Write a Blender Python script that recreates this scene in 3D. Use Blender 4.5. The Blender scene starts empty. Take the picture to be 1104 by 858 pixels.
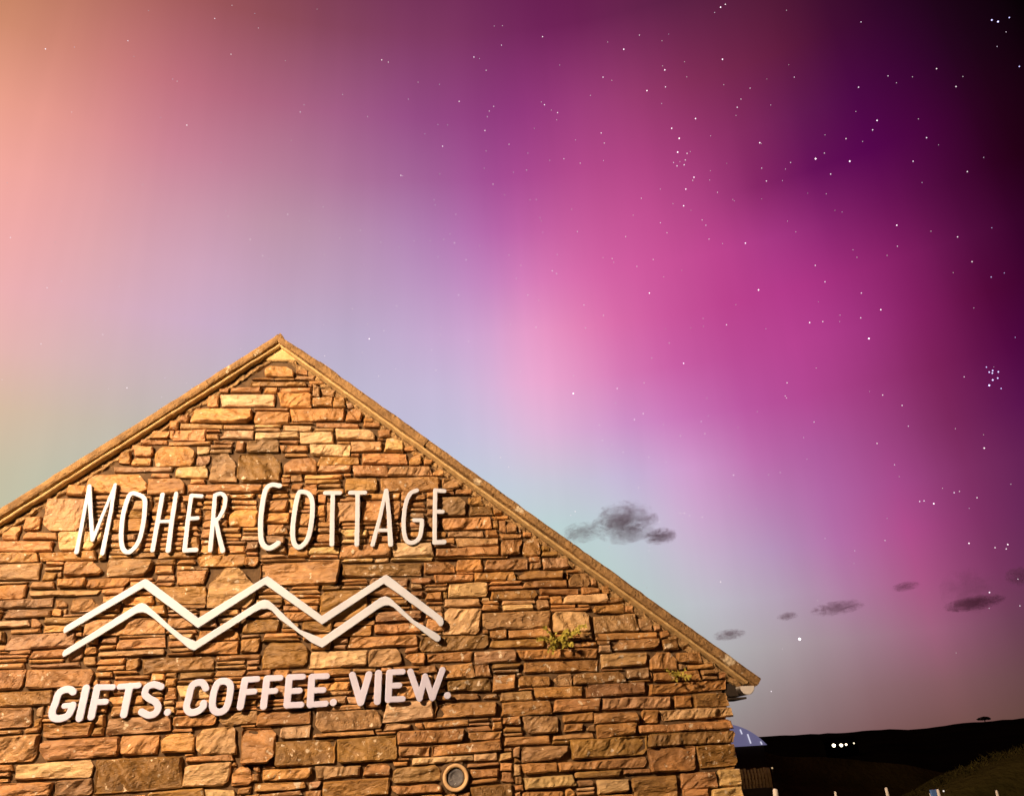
import bpy, bmesh, math, random
import numpy as np
from mathutils import Vector, Matrix, noise as mnoise

C = bpy.context.scene.collection
scene = bpy.context.scene
R = math.radians
rng = np.random.default_rng(7)
random.seed(7)

# ------------------------------------------------------------------ camera
PW, PH = 1104.0, 858.0                     # proportions of the picture the camera was fitted to
FOC, YAW, PITCH, ROLL = 885.85, 0.171287, 0.4193, 0.063389
CAM = np.array([0.0, -7.0, 1.65])
_f = np.array([math.sin(YAW)*math.cos(PITCH), math.cos(YAW)*math.cos(PITCH), math.sin(PITCH)])
_r = np.array([math.cos(YAW), -math.sin(YAW), 0.0])
_u = np.cross(_r, _f)
CR = _r*math.cos(ROLL) - _u*math.sin(ROLL)
CU = _u*math.cos(ROLL) + _r*math.sin(ROLL)
cam_d = bpy.data.cameras.new('camera')
cam_d.sensor_width = 36.0
cam_d.lens = FOC/PW*36.0
cam_d.clip_start = 0.05
cam_d.clip_end = 30000
cam = bpy.data.objects.new('camera', cam_d)
M = Matrix(((CR[0], CU[0], -_f[0], CAM[0]), (CR[1], CU[1], -_f[1], CAM[1]), (CR[2], CU[2], -_f[2], CAM[2]), (0, 0, 0, 1)))
cam.matrix_world = M
C.objects.link(cam)
scene.camera = cam

def ray(px, py):
    d = _f*FOC + CR*(px-PW/2) - CU*(py-PH/2)
    return d/np.linalg.norm(d)
def at(px, py, y=0.0):
    """the point of the vertical plane Y = y that shows at this place of the photo"""
    d = ray(px, py); t = (y-CAM[1])/d[1]
    return CAM + d*t
def far(px, py, dist):
    return CAM + ray(px, py)*dist

# ------------------------------------------------------------------ view and light
vs = scene.view_settings
vs.view_transform = 'Standard'; vs.look = 'None'; vs.gamma = 1.0; vs.exposure = 0.0
vs.use_curve_mapping = False
scene.render.engine = 'CYCLES'
scene.cycles.max_bounces = 6
scene.cycles.volume_bounces = 0

SKY_AZ = [-180, -130, -80, -45, -31, -25, -21, -17, -13, -9, -6, -2, 2, 5, 8, 10, 12, 15, 18, 22, 27, 31, 35, 39, 43, 47, 52, 62, 80, 180]
SKY_EL = [0, 3, 6, 9, 12, 15, 18, 21.5, 25, 28.5, 32, 35.5, 39, 43, 48, 55, 75]
SKY = [
 [(0.0168,0.008,0.0144),(0.0717,0.0286,0.0356),(0.6069,0.3056,0.1931),(0.5159,0.4546,0.3496),(0.5163,0.4535,0.3589),(0.4496,0.4218,0.3836),(0.4099,0.4055,0.3793),(0.4023,0.4022,0.3765),(0.4024,0.4022,0.3767),(0.4116,0.4099,0.3897),(0.434,0.4327,0.4305),(0.4114,0.4119,0.401),(0.366,0.3464,0.324),(0.341,0.2979,0.2801),(0.3246,0.2601,0.2539),(0.3162,0.2445,0.243),(0.3087,0.2366,0.2362),(0.2987,0.2365,0.2327),(0.2876,0.2339,0.2272),(0.2641,0.2037,0.2),(0.2229,0.1302,0.1313),(0.1894,0.0897,0.086),(0.1647,0.0755,0.0623),(0.124,0.0609,0.0445),(0.0668,0.0368,0.0253),(0.0768,0.0315,0.0404),(0.1696,0.0463,0.1008),(0.1973,0.0434,0.1208),(0.0548,0.0144,0.0343),(0.0168,0.008,0.0144)],
 [(0.0168,0.008,0.0144),(0.071,0.0283,0.0354),(0.63,0.3119,0.1975),(0.516,0.4546,0.3496),(0.5239,0.4554,0.3618),(0.4694,0.4296,0.3879),(0.4142,0.4074,0.3805),(0.4023,0.4021,0.3764),(0.4023,0.4022,0.3765),(0.4166,0.4184,0.3971),(0.4428,0.4627,0.4504),(0.4226,0.4609,0.4326),(0.3906,0.4135,0.3794),(0.3755,0.3759,0.3515),(0.3647,0.3431,0.3305),(0.3582,0.3249,0.3185),(0.3537,0.3198,0.3141),(0.3514,0.3382,0.3236),(0.3513,0.3484,0.3318),(0.3404,0.3152,0.3116),(0.2973,0.21,0.2212),(0.26,0.143,0.1588),(0.2333,0.1019,0.1181),(0.1499,0.0655,0.0725),(0.0747,0.0354,0.0405),(0.0648,0.0248,0.0399),(0.1461,0.036,0.0893),(0.189,0.0377,0.1163),(0.0513,0.0133,0.0322),(0.0168,0.008,0.0144)],
 [(0.0168,0.008,0.0144),(0.0699,0.0279,0.0351),(0.6607,0.3207,0.2035),(0.5183,0.4518,0.3469),(0.545,0.46,0.3708),(0.5176,0.4512,0.3947),(0.444,0.4208,0.3888),(0.4092,0.4056,0.38),(0.4096,0.4089,0.3835),(0.4422,0.4772,0.4429),(0.4598,0.5298,0.4991),(0.4459,0.5382,0.4961),(0.4257,0.5132,0.4666),(0.416,0.4886,0.4486),(0.4072,0.463,0.4284),(0.4034,0.4529,0.4196),(0.402,0.4548,0.4189),(0.4058,0.4769,0.4337),(0.4191,0.4905,0.4545),(0.4365,0.4386,0.4456),(0.39,0.3148,0.3437),(0.3488,0.21,0.2679),(0.3455,0.1181,0.204),(0.175,0.0561,0.1015),(0.0806,0.0276,0.0569),(0.058,0.018,0.044),(0.1264,0.027,0.0804),(0.1782,0.0318,0.1102),(0.0492,0.0125,0.0308),(0.0168,0.008,0.0144)],
 [(0.0168,0.008,0.0144),(0.0681,0.0271,0.0345),(0.6932,0.3305,0.2101),(0.528,0.4438,0.3399),(0.591,0.4843,0.3725),(0.5541,0.4998,0.3835),(0.5113,0.488,0.3987),(0.4683,0.4709,0.4097),(0.4608,0.4652,0.4329),(0.4746,0.5522,0.5117),(0.4727,0.5979,0.5459),(0.4693,0.6149,0.5625),(0.4628,0.6099,0.5638),(0.4536,0.597,0.5485),(0.4467,0.5805,0.5284),(0.4454,0.5746,0.5194),(0.447,0.5762,0.5181),(0.455,0.588,0.5331),(0.4773,0.5828,0.5592),(0.5054,0.4997,0.5563),(0.4428,0.3333,0.4451),(0.426,0.1927,0.3498),(0.4051,0.0921,0.2359),(0.215,0.0407,0.1258),(0.0906,0.0196,0.0726),(0.0424,0.0103,0.0428),(0.1039,0.0187,0.0698),(0.1645,0.0259,0.1019),(0.0482,0.0117,0.0302),(0.0168,0.008,0.0144)],
 [(0.0168,0.008,0.0144),(0.0653,0.026,0.0337),(0.7181,0.3384,0.2152),(0.5549,0.4324,0.3339),(0.6274,0.5112,0.3617),(0.5492,0.5285,0.374),(0.5158,0.5293,0.4023),(0.496,0.5327,0.4338),(0.5015,0.5275,0.4759),(0.4895,0.588,0.5475),(0.4865,0.632,0.5826),(0.4996,0.6632,0.6366),(0.4935,0.6669,0.647),(0.4826,0.6577,0.6307),(0.4769,0.6479,0.6092),(0.4778,0.642,0.5971),(0.4831,0.6364,0.5908),(0.4916,0.6252,0.5994),(0.5151,0.575,0.6167),(0.5554,0.4476,0.5922),(0.4579,0.2785,0.4774),(0.4515,0.1534,0.3819),(0.4331,0.0762,0.2629),(0.226,0.0332,0.1334),(0.1066,0.0164,0.0818),(0.0433,0.0069,0.0477),(0.0809,0.0117,0.0583),(0.1488,0.0205,0.0921),(0.0488,0.0111,0.0305),(0.0168,0.008,0.0144)],
 [(0.0168,0.008,0.0144),(0.061,0.0243,0.0323),(0.7326,0.3432,0.2182),(0.6038,0.4247,0.3396),(0.6618,0.5233,0.3504),(0.5548,0.5324,0.372),(0.5034,0.5382,0.4058),(0.4788,0.5504,0.4423),(0.4948,0.55,0.4819),(0.5012,0.5773,0.5557),(0.4985,0.6205,0.6032),(0.5134,0.6483,0.6691),(0.5088,0.6551,0.6911),(0.5016,0.6553,0.6836),(0.5004,0.6555,0.6679),(0.5026,0.6504,0.655),(0.5044,0.6421,0.6456),(0.5132,0.6224,0.6529),(0.5428,0.5492,0.6644),(0.6046,0.3843,0.6078),(0.4863,0.2119,0.4498),(0.4437,0.1312,0.3701),(0.3888,0.071,0.2633),(0.2274,0.0318,0.1338),(0.121,0.0141,0.0844),(0.0462,0.0046,0.051),(0.0588,0.0064,0.0463),(0.1314,0.0157,0.0809),(0.0504,0.0103,0.0313),(0.0168,0.008,0.0144)],
 [(0.0168,0.008,0.0144),(0.0551,0.022,0.0304),(0.7385,0.3451,0.2193),(0.6581,0.4217,0.3548),(0.7158,0.52,0.3473),(0.5934,0.5203,0.3701),(0.5309,0.5231,0.406),(0.4983,0.5296,0.4387),(0.4934,0.5394,0.4745),(0.5076,0.5449,0.5414),(0.5024,0.577,0.5982),(0.5121,0.5845,0.6609),(0.5116,0.5861,0.6929),(0.5162,0.6065,0.7063),(0.5377,0.6157,0.7087),(0.5656,0.6053,0.7013),(0.5852,0.5872,0.6906),(0.5741,0.5359,0.6825),(0.5674,0.4495,0.6702),(0.6361,0.3297,0.609),(0.5155,0.1504,0.4141),(0.4301,0.1019,0.3339),(0.3513,0.0587,0.2306),(0.2095,0.0229,0.1129),(0.106,0.0073,0.0746),(0.0402,0.002,0.0473),(0.0378,0.0031,0.0331),(0.1127,0.0116,0.0687),(0.0518,0.0093,0.032),(0.0168,0.008,0.0144)],
 [(0.0168,0.008,0.0145),(0.0464,0.0185,0.0275),(0.7366,0.3436,0.2183),(0.705,0.4165,0.368),(0.8019,0.5025,0.3587),(0.6876,0.5035,0.3678),(0.6021,0.4991,0.4017),(0.5461,0.4949,0.4287),(0.5175,0.4981,0.4596),(0.5056,0.5126,0.5338),(0.5122,0.5108,0.5891),(0.514,0.5186,0.6439),(0.5228,0.5134,0.6765),(0.5418,0.5371,0.7011),(0.6047,0.5329,0.7133),(0.6884,0.5079,0.7086),(0.7441,0.4748,0.6916),(0.6949,0.3935,0.6467),(0.6281,0.2899,0.5817),(0.6029,0.1879,0.4854),(0.5019,0.0942,0.3525),(0.4441,0.0646,0.284),(0.3494,0.0422,0.2064),(0.218,0.0173,0.1104),(0.0969,0.0036,0.0564),(0.0314,0.0003,0.0334),(0.0191,0.0012,0.0184),(0.0907,0.008,0.0543),(0.0512,0.0078,0.0315),(0.0168,0.008,0.0145)],
 [(0.0168,0.008,0.0145),(0.0383,0.0153,0.0247),(0.7163,0.3327,0.211),(0.734,0.4057,0.3694),(0.8839,0.4742,0.385),(0.7781,0.463,0.4409),(0.6823,0.4668,0.4688),(0.6095,0.4585,0.4912),(0.5571,0.4534,0.5133),(0.5194,0.4645,0.5591),(0.5085,0.4719,0.5935),(0.5192,0.4754,0.6314),(0.549,0.4773,0.6618),(0.5742,0.4782,0.6786),(0.6578,0.4483,0.6756),(0.7757,0.4232,0.6647),(0.8371,0.3889,0.6365),(0.7798,0.3071,0.5635),(0.6936,0.205,0.4763),(0.5952,0.1193,0.3827),(0.5022,0.071,0.3049),(0.4717,0.0566,0.2798),(0.3838,0.039,0.2277),(0.2422,0.0156,0.1284),(0.0939,0.0031,0.0443),(0.0319,0.0003,0.0216),(0.0073,0.0005,0.0074),(0.07,0.0055,0.0409),(0.0469,0.0062,0.0288),(0.0168,0.008,0.0145)],
 [(0.0169,0.008,0.0146),(0.0332,0.0132,0.0228),(0.6336,0.288,0.1807),(0.7505,0.3901,0.3598),(0.9337,0.4458,0.39),(0.8191,0.427,0.4504),(0.7243,0.4269,0.487),(0.6562,0.4215,0.5396),(0.5933,0.411,0.5674),(0.5318,0.4078,0.5597),(0.5098,0.4106,0.5665),(0.5112,0.4146,0.5907),(0.5478,0.4043,0.6171),(0.5883,0.387,0.6297),(0.639,0.3636,0.6222),(0.7472,0.3465,0.6063),(0.8102,0.319,0.5751),(0.7848,0.2422,0.4924),(0.7116,0.1615,0.4144),(0.6067,0.0994,0.3424),(0.5054,0.0571,0.274),(0.4581,0.0442,0.2584),(0.3566,0.0284,0.2009),(0.2383,0.0146,0.1293),(0.0989,0.0048,0.0558),(0.0308,0.0007,0.0181),(0.0034,0.0003,0.0021),(0.0479,0.0036,0.0273),(0.0398,0.0048,0.0245),(0.0169,0.008,0.0146)],
 [(0.017,0.0079,0.0148),(0.0318,0.0125,0.0222),(0.4479,0.1889,0.1128),(0.7547,0.3709,0.34),(0.9515,0.4236,0.3618),(0.8326,0.3954,0.3995),(0.7337,0.3871,0.4231),(0.6704,0.3826,0.4799),(0.6043,0.3674,0.5),(0.5382,0.3445,0.4791),(0.5119,0.3424,0.4849),(0.502,0.3343,0.5098),(0.5062,0.3114,0.5325),(0.5157,0.279,0.5287),(0.5543,0.2407,0.5182),(0.6162,0.2237,0.5051),(0.6923,0.2075,0.4857),(0.7034,0.1667,0.4317),(0.6579,0.1246,0.3737),(0.6035,0.0932,0.3266),(0.5136,0.0601,0.2744),(0.3924,0.0404,0.2318),(0.2576,0.0193,0.1595),(0.16,0.0077,0.0988),(0.0741,0.003,0.0454),(0.0224,0.0003,0.0099),(0.0022,0.0003,0.0003),(0.0284,0.0023,0.0158),(0.0324,0.0039,0.0201),(0.017,0.0079,0.0148)],
 [(0.0171,0.0078,0.0151),(0.0332,0.0129,0.0225),(0.3287,0.1271,0.0706),(0.7433,0.3477,0.3107),(0.93,0.4025,0.3127),(0.8273,0.3652,0.3443),(0.7241,0.3351,0.3612),(0.6525,0.32,0.3986),(0.5808,0.3055,0.4079),(0.5168,0.2929,0.3924),(0.4915,0.2837,0.4005),(0.4731,0.2642,0.4272),(0.4566,0.2295,0.448),(0.4497,0.1886,0.4332),(0.4666,0.1485,0.4099),(0.4974,0.1311,0.396),(0.539,0.1243,0.3786),(0.5717,0.1133,0.3479),(0.5588,0.0966,0.3141),(0.5349,0.0792,0.2841),(0.4074,0.0502,0.2165),(0.2402,0.0198,0.1334),(0.1385,0.0063,0.1007),(0.0956,0.0021,0.0781),(0.0657,0.0017,0.0457),(0.0218,0.0009,0.0112),(0.0009,0.0003,0.0003),(0.0156,0.0015,0.0087),(0.0265,0.0033,0.0167),(0.0171,0.0078,0.0151)],
 [(0.0168,0.0074,0.015),(0.0359,0.0138,0.0233),(0.3064,0.1154,0.0622),(0.7126,0.3197,0.2738),(0.8225,0.3514,0.2377),(0.7692,0.3134,0.2703),(0.6912,0.2704,0.2882),(0.6127,0.2348,0.3103),(0.5356,0.2173,0.3136),(0.47,0.2053,0.307),(0.4429,0.1912,0.3125),(0.4115,0.1636,0.3177),(0.3815,0.1365,0.3222),(0.3673,0.1103,0.3092),(0.3713,0.0854,0.2996),(0.3839,0.0743,0.2907),(0.408,0.0708,0.2847),(0.4404,0.0698,0.2697),(0.4557,0.0677,0.2541),(0.4362,0.0589,0.2285),(0.3273,0.0392,0.1638),(0.2289,0.0238,0.1174),(0.1333,0.0111,0.0862),(0.0771,0.003,0.062),(0.0463,0.0017,0.0353),(0.0154,0.0015,0.0099),(0.0004,0.0003,0.0003),(0.0108,0.0012,0.0061),(0.023,0.003,0.0147),(0.0168,0.0074,0.015)],
 [(0.0152,0.0066,0.0137),(0.0385,0.0146,0.0239),(0.3049,0.1144,0.0613),(0.6649,0.2867,0.2257),(0.6156,0.2576,0.1449),(0.6061,0.2282,0.1777),(0.5736,0.1947,0.1972),(0.5198,0.1612,0.2102),(0.4557,0.1408,0.2118),(0.405,0.1272,0.2164),(0.3803,0.1189,0.229),(0.3494,0.1017,0.24),(0.311,0.0769,0.2351),(0.2952,0.0638,0.2239),(0.2891,0.0522,0.215),(0.2901,0.0457,0.2125),(0.2957,0.0419,0.2083),(0.3189,0.0442,0.2023),(0.3409,0.0487,0.195),(0.3225,0.045,0.163),(0.2341,0.0289,0.1034),(0.1758,0.0205,0.0746),(0.1218,0.0125,0.0517),(0.0608,0.0044,0.0357),(0.0312,0.0021,0.0229),(0.0107,0.0014,0.0074),(0.0003,0.0003,0.0003),(0.0147,0.0016,0.0086),(0.0223,0.003,0.0143),(0.0152,0.0066,0.0137)],
 [(0.0108,0.0048,0.01),(0.0385,0.0144,0.0231),(0.3047,0.1144,0.0613),(0.6018,0.2493,0.2005),(0.4444,0.1736,0.0778),(0.4177,0.1449,0.0931),(0.3942,0.1229,0.1021),(0.3562,0.1014,0.1049),(0.3084,0.084,0.1007),(0.2662,0.0709,0.0995),(0.2456,0.0626,0.1071),(0.2311,0.0548,0.1175),(0.2198,0.045,0.1254),(0.2131,0.0406,0.1234),(0.2006,0.0329,0.12),(0.1906,0.0277,0.1161),(0.1794,0.023,0.1101),(0.1625,0.0173,0.0984),(0.1564,0.0163,0.091),(0.146,0.0182,0.0808),(0.11,0.0153,0.0606),(0.0913,0.0133,0.0483),(0.0739,0.0102,0.0349),(0.0459,0.0062,0.0227),(0.0203,0.0031,0.0118),(0.0126,0.0017,0.008),(0.0173,0.0017,0.0107),(0.0387,0.0038,0.0233),(0.0272,0.0034,0.0173),(0.0108,0.0048,0.01)],
 [(0.0062,0.0029,0.006),(0.0255,0.0094,0.0145),(0.2966,0.1118,0.0625),(0.4938,0.1889,0.1787),(0.4125,0.1443,0.1321),(0.3391,0.1088,0.1011),(0.2852,0.0841,0.0806),(0.2422,0.0651,0.0698),(0.1966,0.0472,0.057),(0.1616,0.0339,0.0507),(0.1402,0.0258,0.0479),(0.1271,0.0201,0.0516),(0.1122,0.0145,0.0503),(0.1104,0.0134,0.0533),(0.1174,0.0145,0.0611),(0.1027,0.0112,0.0535),(0.0934,0.0093,0.0494),(0.0918,0.0092,0.0511),(0.0821,0.0081,0.0473),(0.0834,0.0094,0.0494),(0.0774,0.0097,0.0457),(0.0811,0.0107,0.0464),(0.0865,0.0113,0.0482),(0.0864,0.0107,0.0478),(0.0898,0.0105,0.0501),(0.0938,0.0105,0.0532),(0.0836,0.0092,0.0485),(0.0628,0.007,0.0377),(0.0388,0.0049,0.0244),(0.0062,0.0029,0.006)],
 [(0.0055,0.0025,0.0053),(0.0168,0.0061,0.0098),(0.0305,0.0094,0.0167),(0.066,0.0143,0.0343),(0.0628,0.0134,0.0327),(0.0623,0.0132,0.0325),(0.0622,0.0132,0.0324),(0.0622,0.0132,0.0324),(0.0624,0.0133,0.0325),(0.0627,0.0133,0.0327),(0.0631,0.0134,0.0329),(0.0635,0.0135,0.0332),(0.0635,0.0135,0.0335),(0.0629,0.0135,0.0334),(0.0613,0.0132,0.0328),(0.0593,0.0128,0.032),(0.0564,0.0123,0.0308),(0.0503,0.0111,0.0281),(0.0423,0.0096,0.0244),(0.0306,0.0073,0.0186),(0.0182,0.0048,0.0121),(0.0117,0.0034,0.0085),(0.0078,0.0025,0.0062),(0.0057,0.0019,0.0049),(0.0045,0.0015,0.0041),(0.0039,0.0013,0.0037),(0.0035,0.0011,0.0034),(0.0033,0.001,0.0032),(0.0039,0.0012,0.0036),(0.0055,0.0025,0.0053)],
]


world = bpy.data.worlds.new('World'); scene.world = world; world.use_nodes = True
def build_sky():
    nt = world.node_tree; N = nt.nodes; L = nt.links
    N.clear()
    def math_(op, a, b=None, c=None):
        n = N.new('ShaderNodeMath'); n.operation = op
        for i, v in enumerate((a, b, c)):
            if v is None: continue
            if isinstance(v, (int, float)): n.inputs[i].default_value = v
            else: L.new(v, n.inputs[i])
        return n.outputs[0]
    tc = N.new('ShaderNodeTexCoord')
    sp = N.new('ShaderNodeSeparateXYZ'); L.new(tc.outputs['Generated'], sp.inputs[0])
    x, y, z = sp.outputs
    az = math_('ARCTAN2', x, y)
    el = math_('ARCSINE', z)
    az_deg = math_('MULTIPLY', az, 180/math.pi)
    el_deg = math_('MULTIPLY', el, 180/math.pi)
    # long soft rays of the aurora: noise that changes with azimuth and hardly with height
    cb = N.new('ShaderNodeCombineXYZ'); L.new(math_('MULTIPLY', az_deg, 0.16), cb.inputs[0]); L.new(math_('MULTIPLY', el_deg, 0.018), cb.inputs[1])
    nz = N.new('ShaderNodeTexNoise'); nz.inputs['Scale'].default_value = 1.0; nz.inputs['Detail'].default_value = 4; nz.inputs['Roughness'].default_value = .55
    L.new(cb.outputs[0], nz.inputs['Vector'])
    cl = N.new('ShaderNodeTexNoise'); cl.inputs['Scale'].default_value = 3.2; cl.inputs['Detail'].default_value = 5; cl.inputs['Roughness'].default_value = .5
    L.new(tc.outputs['Generated'], cl.inputs['Vector'])
    u = math_('MULTIPLY_ADD', az_deg, 1/360.0, 0.5)
    prev = None
    for i, e in enumerate(SKY_EL):
        rp = N.new('ShaderNodeValToRGB'); cr = rp.color_ramp; cr.interpolation = 'B_SPLINE' if False else 'EASE'
        cr.interpolation = 'LINEAR'
        while len(cr.elements) < len(SKY_AZ): cr.elements.new(0.5)
        for el_, a in zip(cr.elements, SKY_AZ): el_.position = (a+180)/360.0
        for el_, c in zip(cr.elements, SKY[i]): el_.color = (c[0], c[1], c[2], 1)
        L.new(u, rp.inputs[0])
        if prev is None: prev = rp.outputs[0]; pe = e; continue
        mr = N.new('ShaderNodeMapRange'); mr.interpolation_type = 'LINEAR'
        mr.inputs['From Min'].default_value = pe; mr.inputs['From Max'].default_value = e
        L.new(el_deg, mr.inputs['Value'])
        mx = N.new('ShaderNodeMix'); mx.data_type = 'RGBA'
        L.new(mr.outputs[0], mx.inputs['Factor']); L.new(prev, mx.inputs['A']); L.new(rp.outputs[0], mx.inputs['B'])
        prev = mx.outputs['Result']; pe = e
    g = math_('MULTIPLY_ADD', nz.outputs[0], 0.12, 0.945)
    cb2 = N.new('ShaderNodeCombineXYZ'); L.new(math_('MULTIPLY', az_deg, .55), cb2.inputs[0]); L.new(math_('MULTIPLY', el_deg, .03), cb2.inputs[1]); cb2.inputs[2].default_value = 4.0
    nz2 = N.new('ShaderNodeTexNoise'); nz2.inputs['Scale'].default_value = 1.0; nz2.inputs['Detail'].default_value = 3; L.new(cb2.outputs[0], nz2.inputs['Vector'])
    g = math_('MULTIPLY', g, math_('MULTIPLY_ADD', nz2.outputs[0], .07, .965))
    g2 = math_('MULTIPLY_ADD', cl.outputs[0], 0.12, 0.945)
    g = math_('MULTIPLY', g, g2)
    bg = N.new('ShaderNodeBackground'); L.new(prev, bg.inputs['Color']); L.new(g, bg.inputs['Strength'])
    out = N.new('ShaderNodeOutputWorld'); L.new(bg.outputs[0], out.inputs['Surface'])
build_sky()

# ------------------------------------------------------------------ helpers
def link(name, me, mat=None, parent=None):
    o = bpy.data.objects.new(name, me); C.objects.link(o)
    if mat is not None:
        for m in (mat if isinstance(mat, (list, tuple)) else [mat]): me.materials.append(m)
    if parent is not None: o.parent = parent
    return o
def tag(o, label=None, cat=None, group=None, kind=None):
    if label: o['label'] = label
    if cat: o['category'] = cat
    if group: o['group'] = group
    if kind: o['kind'] = kind
    return o
def thing(name, label, cat, loc=(0, 0, 0), group=None):
    o = bpy.data.objects.new(name, None); C.objects.link(o); o.location = loc
    return tag(o, label, cat, group)
def rel(parent, o):
    """keep world placement of a child built in world coordinates under an unrotated empty"""
    o.parent = parent; o.matrix_parent_inverse = Matrix.Translation(-Vector(parent.location))
    return o
def mesh_from(name, v, f, smooth=False):
    me = bpy.data.meshes.new(name); me.from_pydata([tuple(map(float, p)) for p in v], [], f)
    me.validate(); me.update()
    if smooth:
        me.polygons.foreach_set('use_smooth', [True]*len(me.polygons))
    return me
class MB:
    def __init__(s): s.v = []; s.f = []
    def box(s, a, b):
        n = len(s.v); x0, y0, z0 = a; x1, y1, z1 = b
        s.v += [(x0, y0, z0), (x1, y0, z0), (x1, y1, z0), (x0, y1, z0), (x0, y0, z1), (x1, y0, z1), (x1, y1, z1), (x0, y1, z1)]
        s.f += [tuple(n+i for i in q) for q in ((3, 2, 1, 0), (4, 5, 6, 7), (0, 1, 5, 4), (1, 2, 6, 5), (2, 3, 7, 6), (3, 0, 4, 7))]
        return s
    def tube(s, pts, rad, k=10, cap=True):
        pts = [Vector(p) for p in pts]; n0 = len(s.v)
        if not hasattr(rad, '__len__'): rad = [rad]*len(pts)
        for i, p in enumerate(pts):
            t = (pts[min(i+1, len(pts)-1)]-pts[max(i-1, 0)]).normalized()
            a = t.cross(Vector((0, 0, 1)) if abs(t.z) < .9 else Vector((1, 0, 0))).normalized(); b = t.cross(a)
            for j in range(k):
                an = 2*math.pi*j/k
                s.v.append(tuple(p+(a*math.cos(an)+b*math.sin(an))*rad[i]))
        for i in range(len(pts)-1):
            for j in range(k):
                s.f.append((n0+i*k+j, n0+i*k+(j+1) % k, n0+(i+1)*k+(j+1) % k, n0+(i+1)*k+j))
        if cap:
            s.f.append(tuple(n0+j for j in range(k))[::-1]); s.f.append(tuple(n0+(len(pts)-1)*k+j for j in range(k)))
        return s
    def build(s, name, mat, parent=None, smooth=False):
        me = mesh_from(name, s.v, s.f, smooth)
        bm = bmesh.new(); bm.from_mesh(me); bmesh.ops.recalc_face_normals(bm, faces=bm.faces); bm.to_mesh(me); bm.free()
        o = link(name, me, mat)
        if parent is not None: rel(parent, o)
        return o

# vectorised gradient-like value noise (numpy)
def _hash(ix, iy, iz, seed):
    h = (ix.astype(np.int64)*374761393 + iy.astype(np.int64)*668265263 + iz.astype(np.int64)*2147483647 + seed*974711) & 0xffffffff
    h = ((h ^ (h >> 13))*1274126177) & 0xffffffff
    h = (h ^ (h >> 16))
    return (h & 0xffff)/65535.0*2-1
def vnoise(x, y, z, seed=0):
    x, y, z = np.broadcast_arrays(np.asarray(x, float), y, z)
    fx, fy, fz = np.floor(x), np.floor(y), np.floor(z)
    tx, ty, tz = x-fx, y-fy, z-fz
    s = lambda t: t*t*t*(t*(t*6-15)+10)
    tx, ty, tz = s(tx), s(ty), s(tz)
    r = 0
    for i in (0, 1):
        for j in (0, 1):
            for k in (0, 1):
                w = (tx if i else 1-tx)*(ty if j else 1-ty)*(tz if k else 1-tz)
                r = r + w*_hash(fx+i, fy+j, fz+k, seed)
    return r
def fbm(x, y, z, oct=3, seed=0):
    r = 0; a = 1; t = 0
    for i in range(oct):
        r = r + a*vnoise(x*2**i, y*2**i, z*2**i, seed+i*17); t += a; a *= .5
    return r/t

# ------------------------------------------------------------------ materials
def mat(name, color, rough=.8, **kw):
    m = bpy.data.materials.new(name); m.use_nodes = True
    b = m.node_tree.nodes['Principled BSDF']
    b.inputs['Base Color'].default_value = (*color, 1); b.inputs['Roughness'].default_value = rough
    for k, v in kw.items(): b.inputs[k.replace('_', ' ')].default_value = v
    return m
def noisy(name, c1, c2, scale, rough=.85, bump=.4, bscale=None, dist=.01, specks=None, detail=6, metal=0.0):
    """two-tone surface with a noise pattern, a bump and, if wanted, pale specks of lichen"""
    m = bpy.data.materials.new(name); m.use_nodes = True
    nt = m.node_tree; N = nt.nodes; L = nt.links; b = N['Principled BSDF']
    tc = N.new('ShaderNodeTexCoord')
    n = N.new('ShaderNodeTexNoise'); n.inputs['Scale'].default_value = scale; n.inputs['Detail'].default_value = detail; n.inputs['Roughness'].default_value = .62
    L.new(tc.outputs['Object'], n.inputs['Vector'])
    r = N.new('ShaderNodeValToRGB'); r.color_ramp.elements[0].position = .34; r.color_ramp.elements[1].position = .66
    r.color_ramp.elements[0].color = (*c1, 1); r.color_ramp.elements[1].color = (*c2, 1)
    L.new(n.outputs[0], r.inputs[0]); col = r.outputs[0]
    if specks:
        sc, thr, c3 = specks
        n3 = N.new('ShaderNodeTexNoise'); n3.inputs['Scale'].default_value = sc; n3.inputs['Detail'].default_value = 4
        L.new(tc.outputs['Object'], n3.inputs['Vector'])
        mr = N.new('ShaderNodeMapRange'); mr.inputs['From Min'].default_value = thr; mr.inputs['From Max'].default_value = thr+.03
        L.new(n3.outputs[0], mr.inputs['Value'])
        mx = N.new('ShaderNodeMix'); mx.data_type = 'RGBA'; L.new(mr.outputs[0], mx.inputs['Factor']); L.new(col, mx.inputs['A']); mx.inputs['B'].default_value = (*c3, 1)
        col = mx.outputs['Result']
    L.new(col, b.inputs['Base Color'])
    b.inputs['Roughness'].default_value = rough; b.inputs['Metallic'].default_value = metal
    if bump:
        n2 = N.new('ShaderNodeTexNoise'); n2.inputs['Scale'].default_value = bscale or scale*4; n2.inputs['Detail'].default_value = 6
        L.new(tc.outputs['Object'], n2.inputs['Vector'])
        bp = N.new('ShaderNodeBump'); bp.inputs['Strength'].default_value = bump; bp.inputs['Distance'].default_value = dist
        L.new(n2.outputs[0], bp.inputs['Height']); L.new(bp.outputs[0], b.inputs['Normal'])
    return m

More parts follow.
